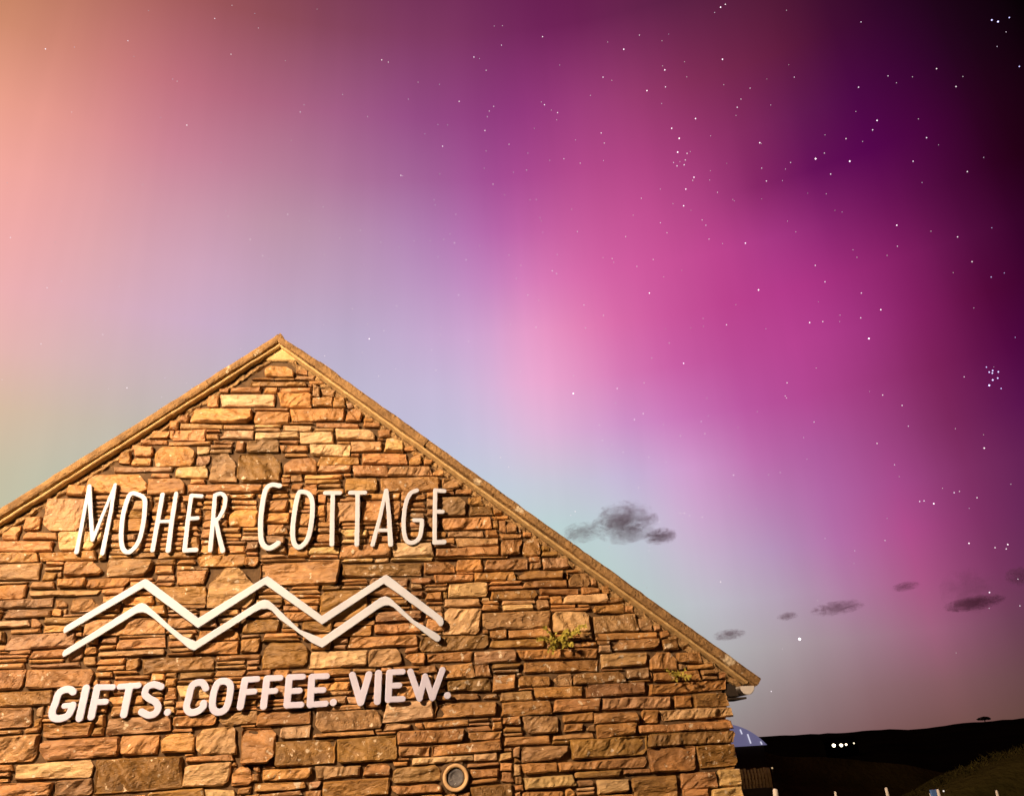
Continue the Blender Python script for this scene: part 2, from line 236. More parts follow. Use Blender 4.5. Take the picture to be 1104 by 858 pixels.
def stone_material():
    """rough split flagstone: each stone carries its own colour (attribute 'tint'); noise adds veins, stains and lichen"""
    m = bpy.data.materials.new('split_stone'); m.use_nodes = True
    nt = m.node_tree; N = nt.nodes; L = nt.links; b = N['Principled BSDF']
    tc = N.new('ShaderNodeTexCoord'); at_ = N.new('ShaderNodeAttribute'); at_.attribute_name = 'tint'
    mp = N.new('ShaderNodeMapping'); mp.inputs['Scale'].default_value = (1, 1, 2.2); L.new(tc.outputs['Object'], mp.inputs[0])
    n = N.new('ShaderNodeTexNoise'); n.inputs['Scale'].default_value = 7; n.inputs['Detail'].default_value = 8; n.inputs['Roughness'].default_value = .65; n.inputs['Distortion'].default_value = .6
    L.new(mp.outputs[0], n.inputs['Vector'])
    r = N.new('ShaderNodeValToRGB'); e = r.color_ramp.elements
    e[0].position = .28; e[0].color = (.50, .44, .38, 1); e[1].position = .72; e[1].color = (1.3, 1.3, 1.28, 1)
    x = e.new(.5); x.color = (.92, .9, .86, 1)
    L.new(n.outputs[0], r.inputs[0])
    mu = N.new('ShaderNodeMix'); mu.data_type = 'RGBA'; mu.blend_type = 'MULTIPLY'; mu.inputs['Factor'].default_value = 1
    L.new(at_.outputs['Color'], mu.inputs['A']); L.new(r.outputs[0], mu.inputs['B'])
    # lichen crusts
    n3 = N.new('ShaderNodeTexNoise'); n3.inputs['Scale'].default_value = 22; n3.inputs['Detail'].default_value = 3; L.new(tc.outputs['Object'], n3.inputs['Vector'])
    n4 = N.new('ShaderNodeTexNoise'); n4.inputs['Scale'].default_value = 1.1; n4.inputs['Detail'].default_value = 2; L.new(tc.outputs['Object'], n4.inputs['Vector'])
    ad = N.new('ShaderNodeMath'); ad.operation = 'MULTIPLY_ADD'; ad.inputs[1].default_value = .35; L.new(n4.outputs[0], ad.inputs[0]); L.new(n3.outputs[0], ad.inputs[2])
    mr = N.new('ShaderNodeMapRange'); mr.inputs['From Min'].default_value = .835; mr.inputs['From Max'].default_value = .865; L.new(ad.outputs[0], mr.inputs['Value'])
    mx = N.new('ShaderNodeMix'); mx.data_type = 'RGBA'; L.new(mr.outputs[0], mx.inputs['Factor']); L.new(mu.outputs['Result'], mx.inputs['A']); mx.inputs['B'].default_value = (.62, .52, .38, 1)
    # broad damp and weathered areas across the wall
    n5 = N.new('ShaderNodeTexNoise'); n5.inputs['Scale'].default_value = .9; n5.inputs['Detail'].default_value = 5; L.new(mp.outputs[0], n5.inputs['Vector'])
    r5 = N.new('ShaderNodeValToRGB'); r5.color_ramp.elements[0].position = .36; r5.color_ramp.elements[0].color = (.80, .80, .84, 1); r5.color_ramp.elements[1].position = .62; r5.color_ramp.elements[1].color = (1.12, 1.08, 1.0, 1)
    L.new(n5.outputs[0], r5.inputs[0])
    m5 = N.new('ShaderNodeMix'); m5.data_type = 'RGBA'; m5.blend_type = 'MULTIPLY'; m5.inputs['Factor'].default_value = 1; L.new(mx.outputs['Result'], m5.inputs['A']); L.new(r5.outputs[0], m5.inputs['B'])
    L.new(m5.outputs['Result'], b.inputs['Base Color'])
    b.inputs['Roughness'].default_value = .52; b.inputs['Specular IOR Level'].default_value = .6
    v = N.new('ShaderNodeTexNoise'); v.inputs['Scale'].default_value = 42; v.inputs['Detail'].default_value = 6; v.inputs['Roughness'].default_value = .6; L.new(mp.outputs[0], v.inputs['Vector'])
    w = N.new('ShaderNodeTexVoronoi'); w.inputs['Scale'].default_value = 9; w.feature = 'DISTANCE_TO_EDGE'
    wn = N.new('ShaderNodeVectorMath'); wn.operation = 'ADD'
    nn = N.new('ShaderNodeTexNoise'); nn.inputs['Scale'].default_value = 5; L.new(mp.outputs[0], nn.inputs['Vector']); L.new(mp.outputs[0], wn.inputs[0]); L.new(nn.outputs['Color'], wn.inputs[1]); L.new(wn.outputs[0], w.inputs['Vector'])
    b1 = N.new('ShaderNodeBump'); b1.inputs['Strength'].default_value = .55; b1.inputs['Distance'].default_value = .012; L.new(v.outputs[0], b1.inputs['Height'])
    wm = N.new('ShaderNodeMath'); wm.operation = 'MINIMUM'; wm.inputs[1].default_value = .12; L.new(w.outputs['Distance'], wm.inputs[0])
    b2 = N.new('ShaderNodeBump'); b2.inputs['Strength'].default_value = .35; b2.inputs['Distance'].default_value = .05; L.new(wm.outputs[0], b2.inputs['Height']); L.new(b1.outputs[0], b2.inputs['Normal'])
    L.new(b2.outputs[0], b.inputs['Normal'])
    return m
M_STONE = stone_material()
M_MORTAR = noisy('recess_mortar', (.07, .04, .018), (.14, .085, .04), 14, .95, .6)
M_FILLET = noisy('verge_mortar', (.50, .33, .13), (.68, .50, .24), 16, .9, .7, 60, .01)
M_JOINT = noisy('rubble_joint', (.20, .12, .05), (.46, .30, .13), 26, .9, .9, 60, .02)
M_COPING = noisy('coping_concrete', (.19, .11, .043), (.38, .23, .092), 9, .85, .9, 38, .02, specks=(6, .655, (.62, .52, .36)))
M_SLATE = noisy('roof_slate', (.03, .03, .035), (.06, .06, .065), 3, .6, .5)
M_LETTER = noisy('letter_enamel', (.50, .56, .68), (.60, .66, .78), 3.5, .5, .12, 40, .004)
M_PVC = mat('white_plastic', (.72, .70, .68), .4)
M_DARKWOOD = noisy('dark_soffit', (.02, .014, .01), (.04, .028, .02), 5, .8, .3)
M_TERRA = noisy('clay_collar', (.62, .40, .20), (.75, .52, .28), 20, .7, .3)
M_VENT = noisy('grey_vent_cap', (.10, .10, .11), (.20, .20, .21), 40, .8, .5, specks=(60, .66, (.4, .38, .36)))
M_GRASS = noisy('night_grass', (.012, .014, .004), (.030, .030, .008), 1.5, .95, .8, 12, .05)
M_BANK = noisy('rough_grass_bank', (.022, .020, .006), (.045, .038, .012), 1.2, .95, .9, 9, .06)
M_HILL = noisy('dark_heath', (.004, .004, .003), (.008, .007, .004), .02, 1.0, 0)
for _m in (M_GRASS, M_BANK, M_HILL): _m.node_tree.nodes['Principled BSDF'].inputs['Specular IOR Level'].default_value = 0
M_POST = noisy('white_painted_post', (.55, .52, .48), (.78, .76, .72), 12, .6, .3)
M_FERN = noisy('fern_leaf', (.30, .26, .03), (.46, .40, .07), 30, .7, 0)


# ------------------------------------------------------------------ the gable wall, stone by stone
# larger stones as they lie in the wall: left, top, right, bottom as seen; letter: p pale, d dark, t top corners cut, g granular
TR = {
 (0, 340, 3.3): "785,275,980,318p 730,240,812,275 820,250,925,277 665,280,775,315 690,332,898,380 640,375,780,405 612,405,720,432 535,360,632,392 480,395,592,437 832,383,990,410p 795,412,890,432 745,500,840,580t 550,460,682,533t 475,470,550,500 395,462,470,505 415,438,590,465 480,505,545,530 310,560,520,620t 525,585,660,625 620,540,735,568p 430,530,610,570 165,655,290,760 185,597,300,613 80,765,200,795 200,770,350,830 0,745,70,790 0,795,190,835 825,700,905,738 665,600,915,622",
 (250, 340, 3.3): "145,145,215,208t 90,232,260,250d 235,210,335,232 325,255,400,290 365,285,450,322 285,295,360,320 165,285,285,322 205,328,400,380 405,330,510,372t 80,350,205,382 0,330,75,382 190,385,280,410 300,370,440,400 245,412,365,455p 370,402,512,445 90,412,240,440 62,443,162,482 170,448,268,485 275,458,415,500p 420,438,535,485 550,432,657,480p 462,480,625,525 630,480,720,520t 310,500,450,530d 185,500,295,550t 25,487,170,592d 305,535,425,548 427,530,550,570 555,545,710,572 525,568,742,612 750,578,845,608 712,538,805,562 410,577,515,620 520,350,580,380 520,405,610,425 480,380,580,395 805,615,900,640 845,642,950,672 845,675,920,708 735,640,840,710 925,680,990,705 755,712,915,760 805,790,950,815 780,760,890,785 725,820,950,858 0,700,80,737 345,672,440,720 475,665,590,720 585,815,720,858p 400,820,560,850",
 (0, 590, 3.2): "0,15,125,50 130,15,325,42 0,55,130,100 228,45,355,100 365,50,515,92 205,100,290,132 295,105,430,138 100,135,330,172 0,135,88,165 0,172,170,210 25,210,160,238 615,92,715,132 690,70,880,200gt 690,35,830,65 845,25,960,60d 545,130,685,180d 245,178,330,215 0,243,88,268p 300,252,555,290 35,308,240,338 350,352,560,380 415,322,560,348 500,370,725,415d 95,432,305,485 0,432,80,480 0,487,172,540d 0,555,100,610 0,660,125,733 125,655,405,728 412,655,548,720 550,640,668,712t 672,625,818,710 820,635,948,752 375,590,590,650 330,722,625,835d 60,735,322,792 630,745,795,825 635,715,780,740 0,805,170,850 175,805,310,848 600,585,740,605 755,580,870,602 790,750,870,820t 515,838,700,858 705,835,800,858 850,825,960,858 910,335,960,405",
 (260, 590, 3.2): "60,60,340,120 345,52,620,92d 630,48,735,90 740,40,828,82 835,35,960,75 725,125,850,162p 855,135,960,165 810,80,940,118 670,90,800,122 525,0,665,45p 670,0,895,42 285,155,425,235d 710,220,825,285p 835,205,960,268 620,310,852,355d 380,305,610,340 80,335,225,405dt 235,350,432,402 440,345,560,398 560,360,637,395 640,360,800,395 805,350,945,388 800,392,960,445 690,400,800,450 720,450,865,485 865,445,950,482 800,487,960,535 670,545,885,585 895,540,960,575 495,540,665,602 775,588,960,665 545,625,765,672 248,572,488,630 65,575,245,598 0,600,245,628 0,632,115,752 120,665,320,750d 128,630,245,662p 255,630,445,660 330,655,535,745 447,610,580,638 640,592,775,618 545,678,640,715 660,670,900,710 595,715,790,742p 795,710,960,828 525,765,700,805 520,818,700,840 430,745,515,788t 255,750,418,795 80,758,252,802 290,795,515,850d 22,808,215,830 470,270,620,300 900,655,960,685 805,830,930,858",
 (520, 500, 2.397): "0,105,25,130 70,140,120,170t 105,185,170,228 45,200,102,232 0,205,45,238 0,228,162,272 165,238,235,270 0,275,85,302 97,268,208,300 222,275,282,305t 283,287,320,308t 112,300,235,320 18,320,135,342 155,320,245,335 215,335,320,352p 335,340,390,360 370,362,440,383 283,358,367,388t 5,387,178,422 180,390,283,427p 288,388,395,425 410,395,480,430 75,423,185,442 295,430,450,448 20,457,155,472d 342,450,455,480 470,447,560,480d 90,485,300,505 0,507,105,550 110,505,300,540 300,485,430,523 425,483,505,528t 510,487,600,512 535,513,650,530 0,550,85,578 93,545,180,573t 183,543,232,570 237,535,370,567t 375,523,450,548 450,530,555,548 0,580,137,615 142,570,262,605 270,572,425,592 430,570,655,592 0,620,42,650 48,612,180,648 185,603,310,638 305,592,490,633 495,590,540,625 545,592,640,622d 0,655,108,705 113,645,205,700 205,642,285,667 290,635,405,665 412,638,455,662 462,630,645,660 405,665,655,690 295,670,400,690 205,670,260,692d 182,692,295,710 57,705,180,725 0,712,52,745 445,690,655,725 225,707,430,760d 108,725,228,768 430,730,555,795 560,735,660,782d 0,742,110,835 112,770,195,793 200,765,430,790 115,797,235,830p 245,787,360,812d 365,783,430,800 300,810,385,840p 390,800,510,858 515,795,610,830 615,787,672,830p 600,835,670,858p",
}
APEX_X, APEX_Z = at(302, 366, -.09)[0], None
RIGHT_X = float(at(795, 800, 0)[0])
_pr0 = at(302, 358, -.09); _pr1 = at(819, 729, -.09); _pl1 = at(0, 547, -.09)
SLR = (_pr0[2]-_pr1[2])/(_pr1[0]-_pr0[0]); SLL = (_pr0[2]-_pl1[2])/(_pr0[0]-_pl1[0])
AX, AZ = float(_pr0[0]), float(_pr0[2])             # outer apex of the coping
SL = (SLR+SLL)/2
HALF = RIGHT_X-AX
LEFT_X = AX-HALF
print('apex', AX, AZ, 'slopes', SLR, SLL, 'right', RIGHT_X, 'left', LEFT_X)
COP_T = .072                                        # coping thickness, square to the slope
def roof_z(x): return AZ-abs(x-AX)*(SLR if x > AX else SLL)

CELL = .01
def pack_wall(x0, x1, z0, z1, top, traced, seed, hole=None):
    """fill the wall with flagstones: first the traced ones, then courses of random ones in every gap"""
    rg = random.Random(seed)
    nx, nz = int((x1-x0)/CELL), int((z1-z0)/CELL)
    occ = np.zeros((nz, nx), bool)
    for i in range(nx):
        t = top(x0+(i+.5)*CELL); k = int((t-z0)/CELL)
        if k < nz: occ[max(k, 0):, i] = True
    if hole:
        gx_, gz_ = np.meshgrid(x0+(np.arange(nx)+.5)*CELL, z0+(np.arange(nz)+.5)*CELL)
        occ |= np.hypot(gx_-hole[0], gz_-hole[1]) < hole[2]
    rects = []
    def grow(times):
        for _ in range(times):                      # close the gaps between neighbours
            for r in rects:
                i0, j0, i1, j1, fl = r
                if j0 > 0 and not occ[j0-1, i0:i1].any(): occ[j0-1, i0:i1] = True; r[1] -= 1
                if j1 < nz and not occ[j1, i0:i1].any(): occ[j1, i0:i1] = True; r[3] += 1
                j0, j1 = r[1], r[3]
                if i0 > 0 and not occ[j0:j1, i0-1].any(): occ[j0:j1, i0-1] = True; r[0] -= 1
                if i1 < nx and not occ[j0:j1, i1].any(): occ[j0:j1, i1] = True; r[2] += 1
    for (a, b, c, d, fl) in traced:
        i0, i1 = max(0, round((a-x0)/CELL)), min(nx, round((c-x0)/CELL)); j0, j1 = max(0, round((b-z0)/CELL)), min(nz, round((d-z0)/CELL))
        while i1-i0 > 3 and j1-j0 > 1 and occ[j0:j1, i0:i1].any():
            s = occ[j0:j1, i0:i1]
            w = [s[0].mean(), s[-1].mean(), s[:, 0].mean(), s[:, -1].mean()]; k = int(np.argmax(w))
            if k == 0: j0 += 1
            elif k == 1: j1 -= 1
            elif k == 2: i0 += 1
            else: i1 -= 1
        if i1-i0 <= 3 or j1-j0 <= 1: continue
        occ[j0:j1, i0:i1] = True; rects.append([i0, j0, i1, j1, fl])
    grow(3)
    for pas in (0, 1):
        for j in range(nz):
            i = 0
            while i < nx:
                if occ[j, i]: i += 1; continue
                row = occ[j, i:]
                free = int(np.argmax(row)) if row.any() else nx-i
                want_h = rg.choice([3, 3, 4, 4, 4, 5, 5, 6, 7, 8, 10, 12])
                want_w = int(max(9, min(64, rg.lognormvariate(3.25, .45)+want_h*.8)))
                w = free if free < want_w+9 else want_w
                if w > 70: w = want_w
                if w < 15: want_h = max(want_h, rg.choice([4, 6, 7, 9]))
                if pas == 0 and w < 6: i += w; continue
                h = 1
                while h < want_h and j+h < nz and not occ[j+h, i:i+w].any(): h += 1
                if h >= want_h:
                    g = 0
                    while g < 3 and j+h+g < nz and not occ[j+h+g, i:i+w].any(): g += 1
                    if g < 3: h += g
                if h <= 2 and w > 12:
                    for ww in (int(w*.6), int(w*.35)):
                        if ww < 6: continue
                        hh = 1
                        while hh < want_h and j+hh < nz and not occ[j+hh, i:i+ww].any(): hh += 1
                        if hh > h+1: w, h = ww, hh; break
                if pas == 0 and h < 2: i += w; continue
                occ[j:j+h, i:i+w] = True
                if w >= 2 and h >= 2: rects.append([i, j, i+w, j+h, ''])
                i += w
        if pas == 0: grow(4)
    return [(x0+a*CELL, z0+b*CELL, x0+c*CELL, z0+d*CELL, fl) for a, b, c, d, fl in rects]

def stone_mesh(name, rects, place, cell, seed, relief=1.0):
    """one mesh of separate rounded, split-faced stones; place(x, z, out) gives the 3-D point"""
    rg = np.random.default_rng(seed)
    V = []; F = []; T = []; nbase = 0
    for (x0, z0, x1, z1, fl) in rects:
        w, h = x1-x0, z1-z0
        small = min(w, h)
        g = min(.0018+rg.random()*.0032, small*.12)
        nu = int(min(70, max(3, w/cell))); nv = int(min(50, max(2, h/cell)))
        e = .22
        us = np.concatenate([[0, e/nu], np.linspace(0, 1, nu+1)[1:-1], [1-e/nu, 1]]); vs_ = np.concatenate([[0, e/nv], np.linspace(0, 1, nv+1)[1:-1], [1-e/nv, 1]])
        U, Vv = np.meshgrid(us, vs_)
        X = g+U*(w-2*g); Z = g+Vv*(h-2*g)
        # cut corners
        for cx in (0, 1):
            for cz in (0, 1):
                c = max(0, rg.normal(.18, .22))*small*.5
                if 't' in fl and cz == 1: c = small*rg.uniform(.25, .55)
                elif fl == '' and rg.random() < .05: c = small*rg.uniform(.35, .7)
                dx = X if cx == 0 else w-X; dz = Z if cz == 0 else h-Z
                q = np.maximum(0, c-(dx+dz))
                k = rg.uniform(.35, .65)
                X = X+(q*k)*(1 if cx == 0 else -1); Z = Z+(q*(1-k))*(1 if cz == 0 else -1)
        # skewed corners
        j = rg.uniform(-.35, 1, (4, 2))*np.array([min(.026, w*.13), min(.014, h*.20)])
        sx = (1-U)*((1-Vv)*j[0, 0]+Vv*j[1, 0])-U*((1-Vv)*j[2, 0]+Vv*j[3, 0])
        sz = (1-Vv)*((1-U)*j[0, 1]+U*j[2, 1])-Vv*((1-U)*j[1, 1]+U*j[3, 1])
        X = X+sx; Z = Z+sz
        gx, gz = x0+X, z0+Z
        so = rg.uniform(0, 900)
        # broken outline
        wob = min(.009, small*.12)
        ox = wob*fbm(gx*11+so, gz*19, so, 2, 3); oz = wob*.8*fbm(gx*9, gz*13+so, so, 3, 5)
        edge = np.minimum(np.minimum(U*w, (1-U)*w), np.minimum(Vv*h, (1-Vv)*h))
        rad = min(small*.40, rg.uniform(.004, .015))
        t = np.clip(edge/rad, 0, 1)
        rnd = rad*(1-np.sqrt(1-(1-t)**2))
        amp = relief*min(1, small/.09)
        p = rg.uniform(.003, .021)*(.5 if 'd' in fl else 1)
        an = rg.uniform(-1.2, 1.2); ca, sa = math.cos(an), math.sin(an)
        a = (gx*ca+gz*sa); b_ = (-gx*sa+gz*ca)
        # conchoidal cleavage: stepped flakes along one direction
        fl1 = fbm(a*6+so, b_*15+so, so*.1, 3, 11)
        fl2 = 1-np.abs(vnoise(a*13+so, b_*26+so, so*.7, 23))
        st = fl1*2.2; st = np.floor(st)+np.clip((st-np.floor(st))*3.0, 0, 1)
        rel_ = amp*(.015*fl1+.0095*fl2+.0065*st)+.0018*fbm(gx*60, gz*60, so, 2, 31)
        tilt = rg.normal(0, .05)*(U-.5)*w+rg.normal(0, .10)*(Vv-.5)*h
        out = p-rnd+(rel_+tilt)*np.clip(edge/.012, .25, 1)
        PX, PZ, PO = gx+ox, gz+oz, out
        n, m_ = PX.shape
        idx = np.arange(n*m_).reshape(n, m_)+nbase
        pts = list(zip(PX.ravel(), PZ.ravel(), PO.ravel()))
        q = np.stack([idx[:-1, :-1], idx[:-1, 1:], idx[1:, 1:], idx[1:, :-1]], -1).reshape(-1, 4)
        F.extend(map(tuple, q.tolist()))
        # skirt going back into the wall
        ring = list(idx[0, :])+list(idx[1:, -1])+list(idx[-1, -2::-1])+list(idx[-2:0:-1, 0])
        loc = [k-nbase for k in ring]; nr = len(ring)
        pts += [(pts[k][0], pts[k][1], -.075) for k in loc]
        b0 = nbase+n*m_
        for k in range(nr):
            k2 = (k+1) % nr
            F.append((ring[k2], ring[k], b0+k, b0+k2))
        V.extend(pts)
        nbase += n*m_+nr
        # the stone's own colour
        br = rg.lognormal(0, .14)
        base = np.array([.44, .238, .092])
        kind = rg.random()
        if 'p' in fl or (fl == '' and kind < .05): base = np.array([.60, .42, .22]); br = rg.uniform(.9, 1.15)
        elif 'g' in fl: base = np.array([.48, .31, .14]); br = 1
        elif 'd' in fl or kind < .14: base = np.array([.33, .19, .062])
        elif kind < .34: base = np.array([.40, .245, .12])
        c = base*br*np.array([1, rg.uniform(.96, 1.05), rg.uniform(.82, 1.12)])
        T.extend([tuple(c)+(1.0,)]*(n*m_+nr))
    P = np.array(V)
    me = bpy.data.meshes.new(name)
    W = place(P[:, 0], P[:, 1], P[:, 2])
    me.from_pydata(W.tolist(), [], F)
    me.update()
    ca_ = me.color_attributes.new('tint', 'FLOAT_COLOR', 'POINT')
    ca_.data.foreach_set('color', np.array(T, np.float32).ravel())
    return me

traced = []
for (ox, oy, s), txt in TR.items():
    for tok in txt.split():
        a, b, c, d = tok.split(','); fl = d.lstrip('0123456789'); d = d[:len(d)-len(fl)]
        a, b, c, d = float(a)/s+ox, float(b)/s+oy, float(c)/s+ox, float(d)/s+oy
        if (ox > 0 and a <= ox+1) or (ox < 500 and c > ox+945/s and (c > ox+986/s if s == 3.3 else c >= ox+955/s)): continue   # cut by the edge of the sheet they were noted on
        mx_, my_ = (a+c)/2, (b+d)/2
        xa, xc = at(a, my_, -.02)[0], at(c, my_, -.02)[0]; zb, zt = at(mx_, d, -.02)[2], at(mx_, b, -.02)[2]
        if a <= 1 and ox == 0: xa -= .12
        traced.append((xa, zb, xc, zt, fl))

cottage = thing('stone_cottage', 'stone cottage gable of thin split flagstones with coped verges, lit by orange lamplight', 'cottage', (AX, 0, 0))
def wall_top(x): return roof_z(x)-COP_T*1.28-.045
WX0 = LEFT_X
vp = at(491, 838, 0)                              # the vent pipe goes through the wall: stones are laid round it
rects = pack_wall(WX0, RIGHT_X, 0.0, AZ-.30, wall_top, traced, 3, (vp[0], vp[2], .105))
print('stones', len(rects), 'traced', len(traced))
front = lambda x, z, o: np.stack([x, -o, z], 1)
me = stone_mesh('stone_face', rects, front, .0125, 5)
me.materials.append(M_STONE)
wall = link('stone_face', me); rel(cottage, wall)
# side wall towards the yard, laid the same way, turned 90 degrees
side_rects = pack_wall(0.0, 8.0, 0.0, 2.06, lambda x: 2.06, [], 9)
me = stone_mesh('side_wall', side_rects, lambda x, z, o: np.stack([RIGHT_X-.055+o, x+.01, z], 1), .03, 6)
me.materials.append(M_STONE); rel(cottage, link('side_wall', me))
# body of the building: recessed mortar core
v = []; 
Dp = 8.0
zt = lambda x: roof_z(x)-.10
prof = [(LEFT_X+.05, 0), (RIGHT_X-.06, 0), (RIGHT_X-.06, zt(RIGHT_X)-.02), (AX, zt(AX)), (LEFT_X+.05, zt(LEFT_X)-.02)]
v = [(x, .022, z) for x, z in prof]+[(x, Dp, z) for x, z in prof]
f = [(4, 3, 2, 1, 0)[::-1], (5, 6, 7, 8, 9)[::-1]]+[(i, (i+1) % 5, (i+1) % 5+5, i+5)[::-1] for i in range(5)]
core = link('wall_core', mesh_from('wall_core', v, f), M_MORTAR); rel(cottage, core)

# ------------------------------------------------------------------ coping, verge mortar, roof, gutter
def slab(name, p0, p1, th, y0, y1, matl, seed, amp=.006, cell=.03, fr=9):
    """a slab along p0-p1 in the gable plane, top face on that line, thickness downwards; rough on every face"""
    p0 = np.array(p0, float); p1 = np.array(p1, float); Ld = np.linalg.norm(p1-p0); t = (p1-p0)/Ld
    nrm = np.array([t[1], -t[0]]);
    if nrm[1] > 0: nrm = -nrm
    bm = bmesh.new()
    n1, n2, n3 = max(2, int(Ld/cell)), max(2, int(th/(cell*.7))), max(2, int((y1-y0)/(cell*2)))
    vid = {}
    def P(i, j, k):
        key = (i, j, k)
        if key in vid: return vid[key]
        a, b, c = i/n1*Ld, j/n2*th, k/n3*(y1-y0)
        # rounded arris
        q = p0+t*a+nrm*b; y = y0+c
        if j in (0, n2) and k in (0, n3): y += (.007 if k == 0 else -.007); q = q+nrm*(.007 if j == 0 else -.007)
        dx, dz, dy = [amp*float(fbm(np.array(q[0]*fr+s), q[1]*fr, y*fr+seed, 4, s)) for s in (1, 2, 3)]
        vid[key] = bm.verts.new((q[0]+dx, y+dy, q[1]+dz)); return vid[key]
    def quad(*ks):
        bm.faces.new([P(*k) for k in ks])
    for i in range(n1):
        for k in range(n3):
            quad((i, 0, k), (i+1, 0, k), (i+1, 0, k+1), (i, 0, k+1)); quad((i, n2, k), (i, n2, k+1), (i+1, n2, k+1), (i+1, n2, k))
        for j in range(n2):
            quad((i, j, 0), (i, j+1, 0), (i+1, j+1, 0), (i+1, j, 0)); quad((i, j, n3), (i+1, j, n3), (i+1, j+1, n3), (i, j+1, n3))
    for j in range(n2):
        for k in range(n3):
            quad((0, j, k), (0, j, k+1), (0, j+1, k+1), (0, j+1, k)); quad((n1, j, k), (n1, j+1, k), (n1, j+1, k+1), (n1, j, k+1))
    bmesh.ops.recalc_face_normals(bm, faces=bm.faces)
    me = bpy.data.meshes.new(name); bm.to_mesh(me); bm.free()
    return rel(cottage, link(name, me, matl))
CY0, CY1 = -.088, .28
def on_edge(px, py): p = at(px, py, CY0); return (p[0], p[2])
ends_r = [(302, 358), (346, 390), (462, 473), (618, 580), (820, 729)]
def edge_pt(x): return (x, roof_z(x))
xr = [AX]+[on_edge(*e)[0] for e in ends_r[1:]]
for i in range(4):
    slab('coping_stone', edge_pt(xr[i]+(.001 if i else -.02)), edge_pt(xr[i+1]+.004), COP_T+(.012 if i % 2 else 0), CY0-.010*(i % 2), CY1, M_COPING, 10+i*7, .009)
xl = [AX, AX-.62, AX-1.55, AX-2.5, AX-3.45, AX-(xr[-1]-AX)]
for i in range(5):
    slab('coping_stone', edge_pt(xl[i]-.001), edge_pt(xl[i+1]-.004), COP_T+.004*(i % 2), CY0+.003*(i % 2), CY1, M_COPING, 60+i*9, .008)
# mortar bed just below the coping, a little set back
def inset(x, d):
    s = SLR if x > AX else SLL
    return (x, AZ-abs(x-AX)*s-d*math.hypot(1, s))
for x0, x1, nm in ((AX, xr[-1]-.10, 'r'), (AX, xl[-1]+.1, 'l')):
    slab('mortar_bed', inset(x0+(.001 if x1 > x0 else -.001), COP_T+.004), inset(x1, COP_T+.004), .032, -.066, .10, M_FILLET, 91, .005)
    slab('mortar_joint', inset(x0+(.001 if x1 > x0 else -.001), COP_T+.040), inset(x1, COP_T+.040), .055, -.004, .10, M_JOINT, 97, .022, .014, 22)
# smooth mortared triangle under the apex
tri = [at(302, 372, -.03), at(256, 399, -.03), at(352, 399, -.03)]
zb = float(at(302, 388, -.03)[2])
bm = bmesh.new()
n = 14; ztop = AZ-COP_T*1.3-.05
grid = []
for j in range(n+1):
    z = zb+(ztop-zb)*j/n; hw = max(.005, (ztop-z)/SL+.02)
    row = []
    for i in range(n+1):
        x = AX+(i/n*2-1)*hw
        y = -.020+.006*float(fbm(np.array(x*8), z*8, 2.0, 3, 4))
        if j == 0: y += .03
        row.append(bm.verts.new((x, y, z)))
    grid.append(row)
for j in range(n):
    for i in range(n): bm.faces.new([grid[j][i], grid[j][i+1], grid[j+1][i+1], grid[j+1][i]])
me = bpy.data.meshes.new('apex_mortar'); bm.to_mesh(me); bm.free(); me.polygons.foreach_set('use_smooth', [True]*len(me.polygons))
rel(cottage, link('apex_mortar', me, M_FILLET))
# slate roof behind the coping
mb = MB()
for s, xe in ((1, xr[-1]+.02), (-1, xl[-1]-.02)):
    a = inset(AX, -.0); b = inset(xe, -.0)
    n0 = len(mb.v)
    for y in (CY1-.02, Dp+.1):
        mb.v += [(AX, y, AZ-.04), (xe, y, roof_z(xe)-.02), (xe, y, roof_z(xe)-.08), (AX, y, AZ-.12)]
    mb.f += [tuple(n0+i for i in q) for q in ((0, 1, 2, 3), (4, 5, 6, 7), (0, 1, 5, 4), (1, 2, 6, 5), (2, 3, 7, 6))]
mb.build('roof', M_SLATE, cottage)
# eaves on the right: dark soffit box and a white half-round gutter
ex = RIGHT_X
pz = float(at(800, 742, 0)[2])
MB().box((ex-.03, .02, pz-.055), (ex+.085, 7.9, pz+.045)).build('soffit', M_DARKWOOD, cottage)
MB().box((ex-.03, -.03, float(at(795, 752, -.02)[2])-.012), (ex+.13, .25, float(at(795, 752, -.02)[2])+.004)).build('drip_slate', M_DARKWOOD, cottage)
def gutter():
    cx = ex+.135; cz = float(at(806, 744, -.05)[2])+.035; r = .062; bm = bmesh.new(); k = 12
    rows = []
    for y in np.linspace(-.07, 7.9, 12):
        rows.append([bm.verts.new((cx+r*math.cos(math.pi+math.pi*i/k), y, cz+r*1.05*math.sin(math.pi+math.pi*i/k))) for i in range(k+1)])
    for a, b in zip(rows, rows[1:]):
        for i in range(k): bm.faces.new([a[i], a[i+1], b[i+1], b[i]])
    bm.faces.new(rows[0]); bm.faces.new(rows[-1][::-1])
    me = bpy.data.meshes.new('gutter'); bm.to_mesh(me); bm.free(); me.polygons.foreach_set('use_smooth', [True]*(len(me.polygons)-2)+[False]*2)
    o = rel(cottage, link('gutter', me, M_PVC)); s_ = o.modifiers.new('thick', 'SOLIDIFY'); s_.thickness = .006
gutter()

def emis(name, col, s):
    m = bpy.data.materials.new(name); m.use_nodes = True; b = m.node_tree.nodes['Principled BSDF']
    b.inputs['Base Color'].default_value = (.1, .1, .1, 1); b.inputs['Emission Color'].default_value = (*col, 1); b.inputs['Emission Strength'].default_value = s
    return m

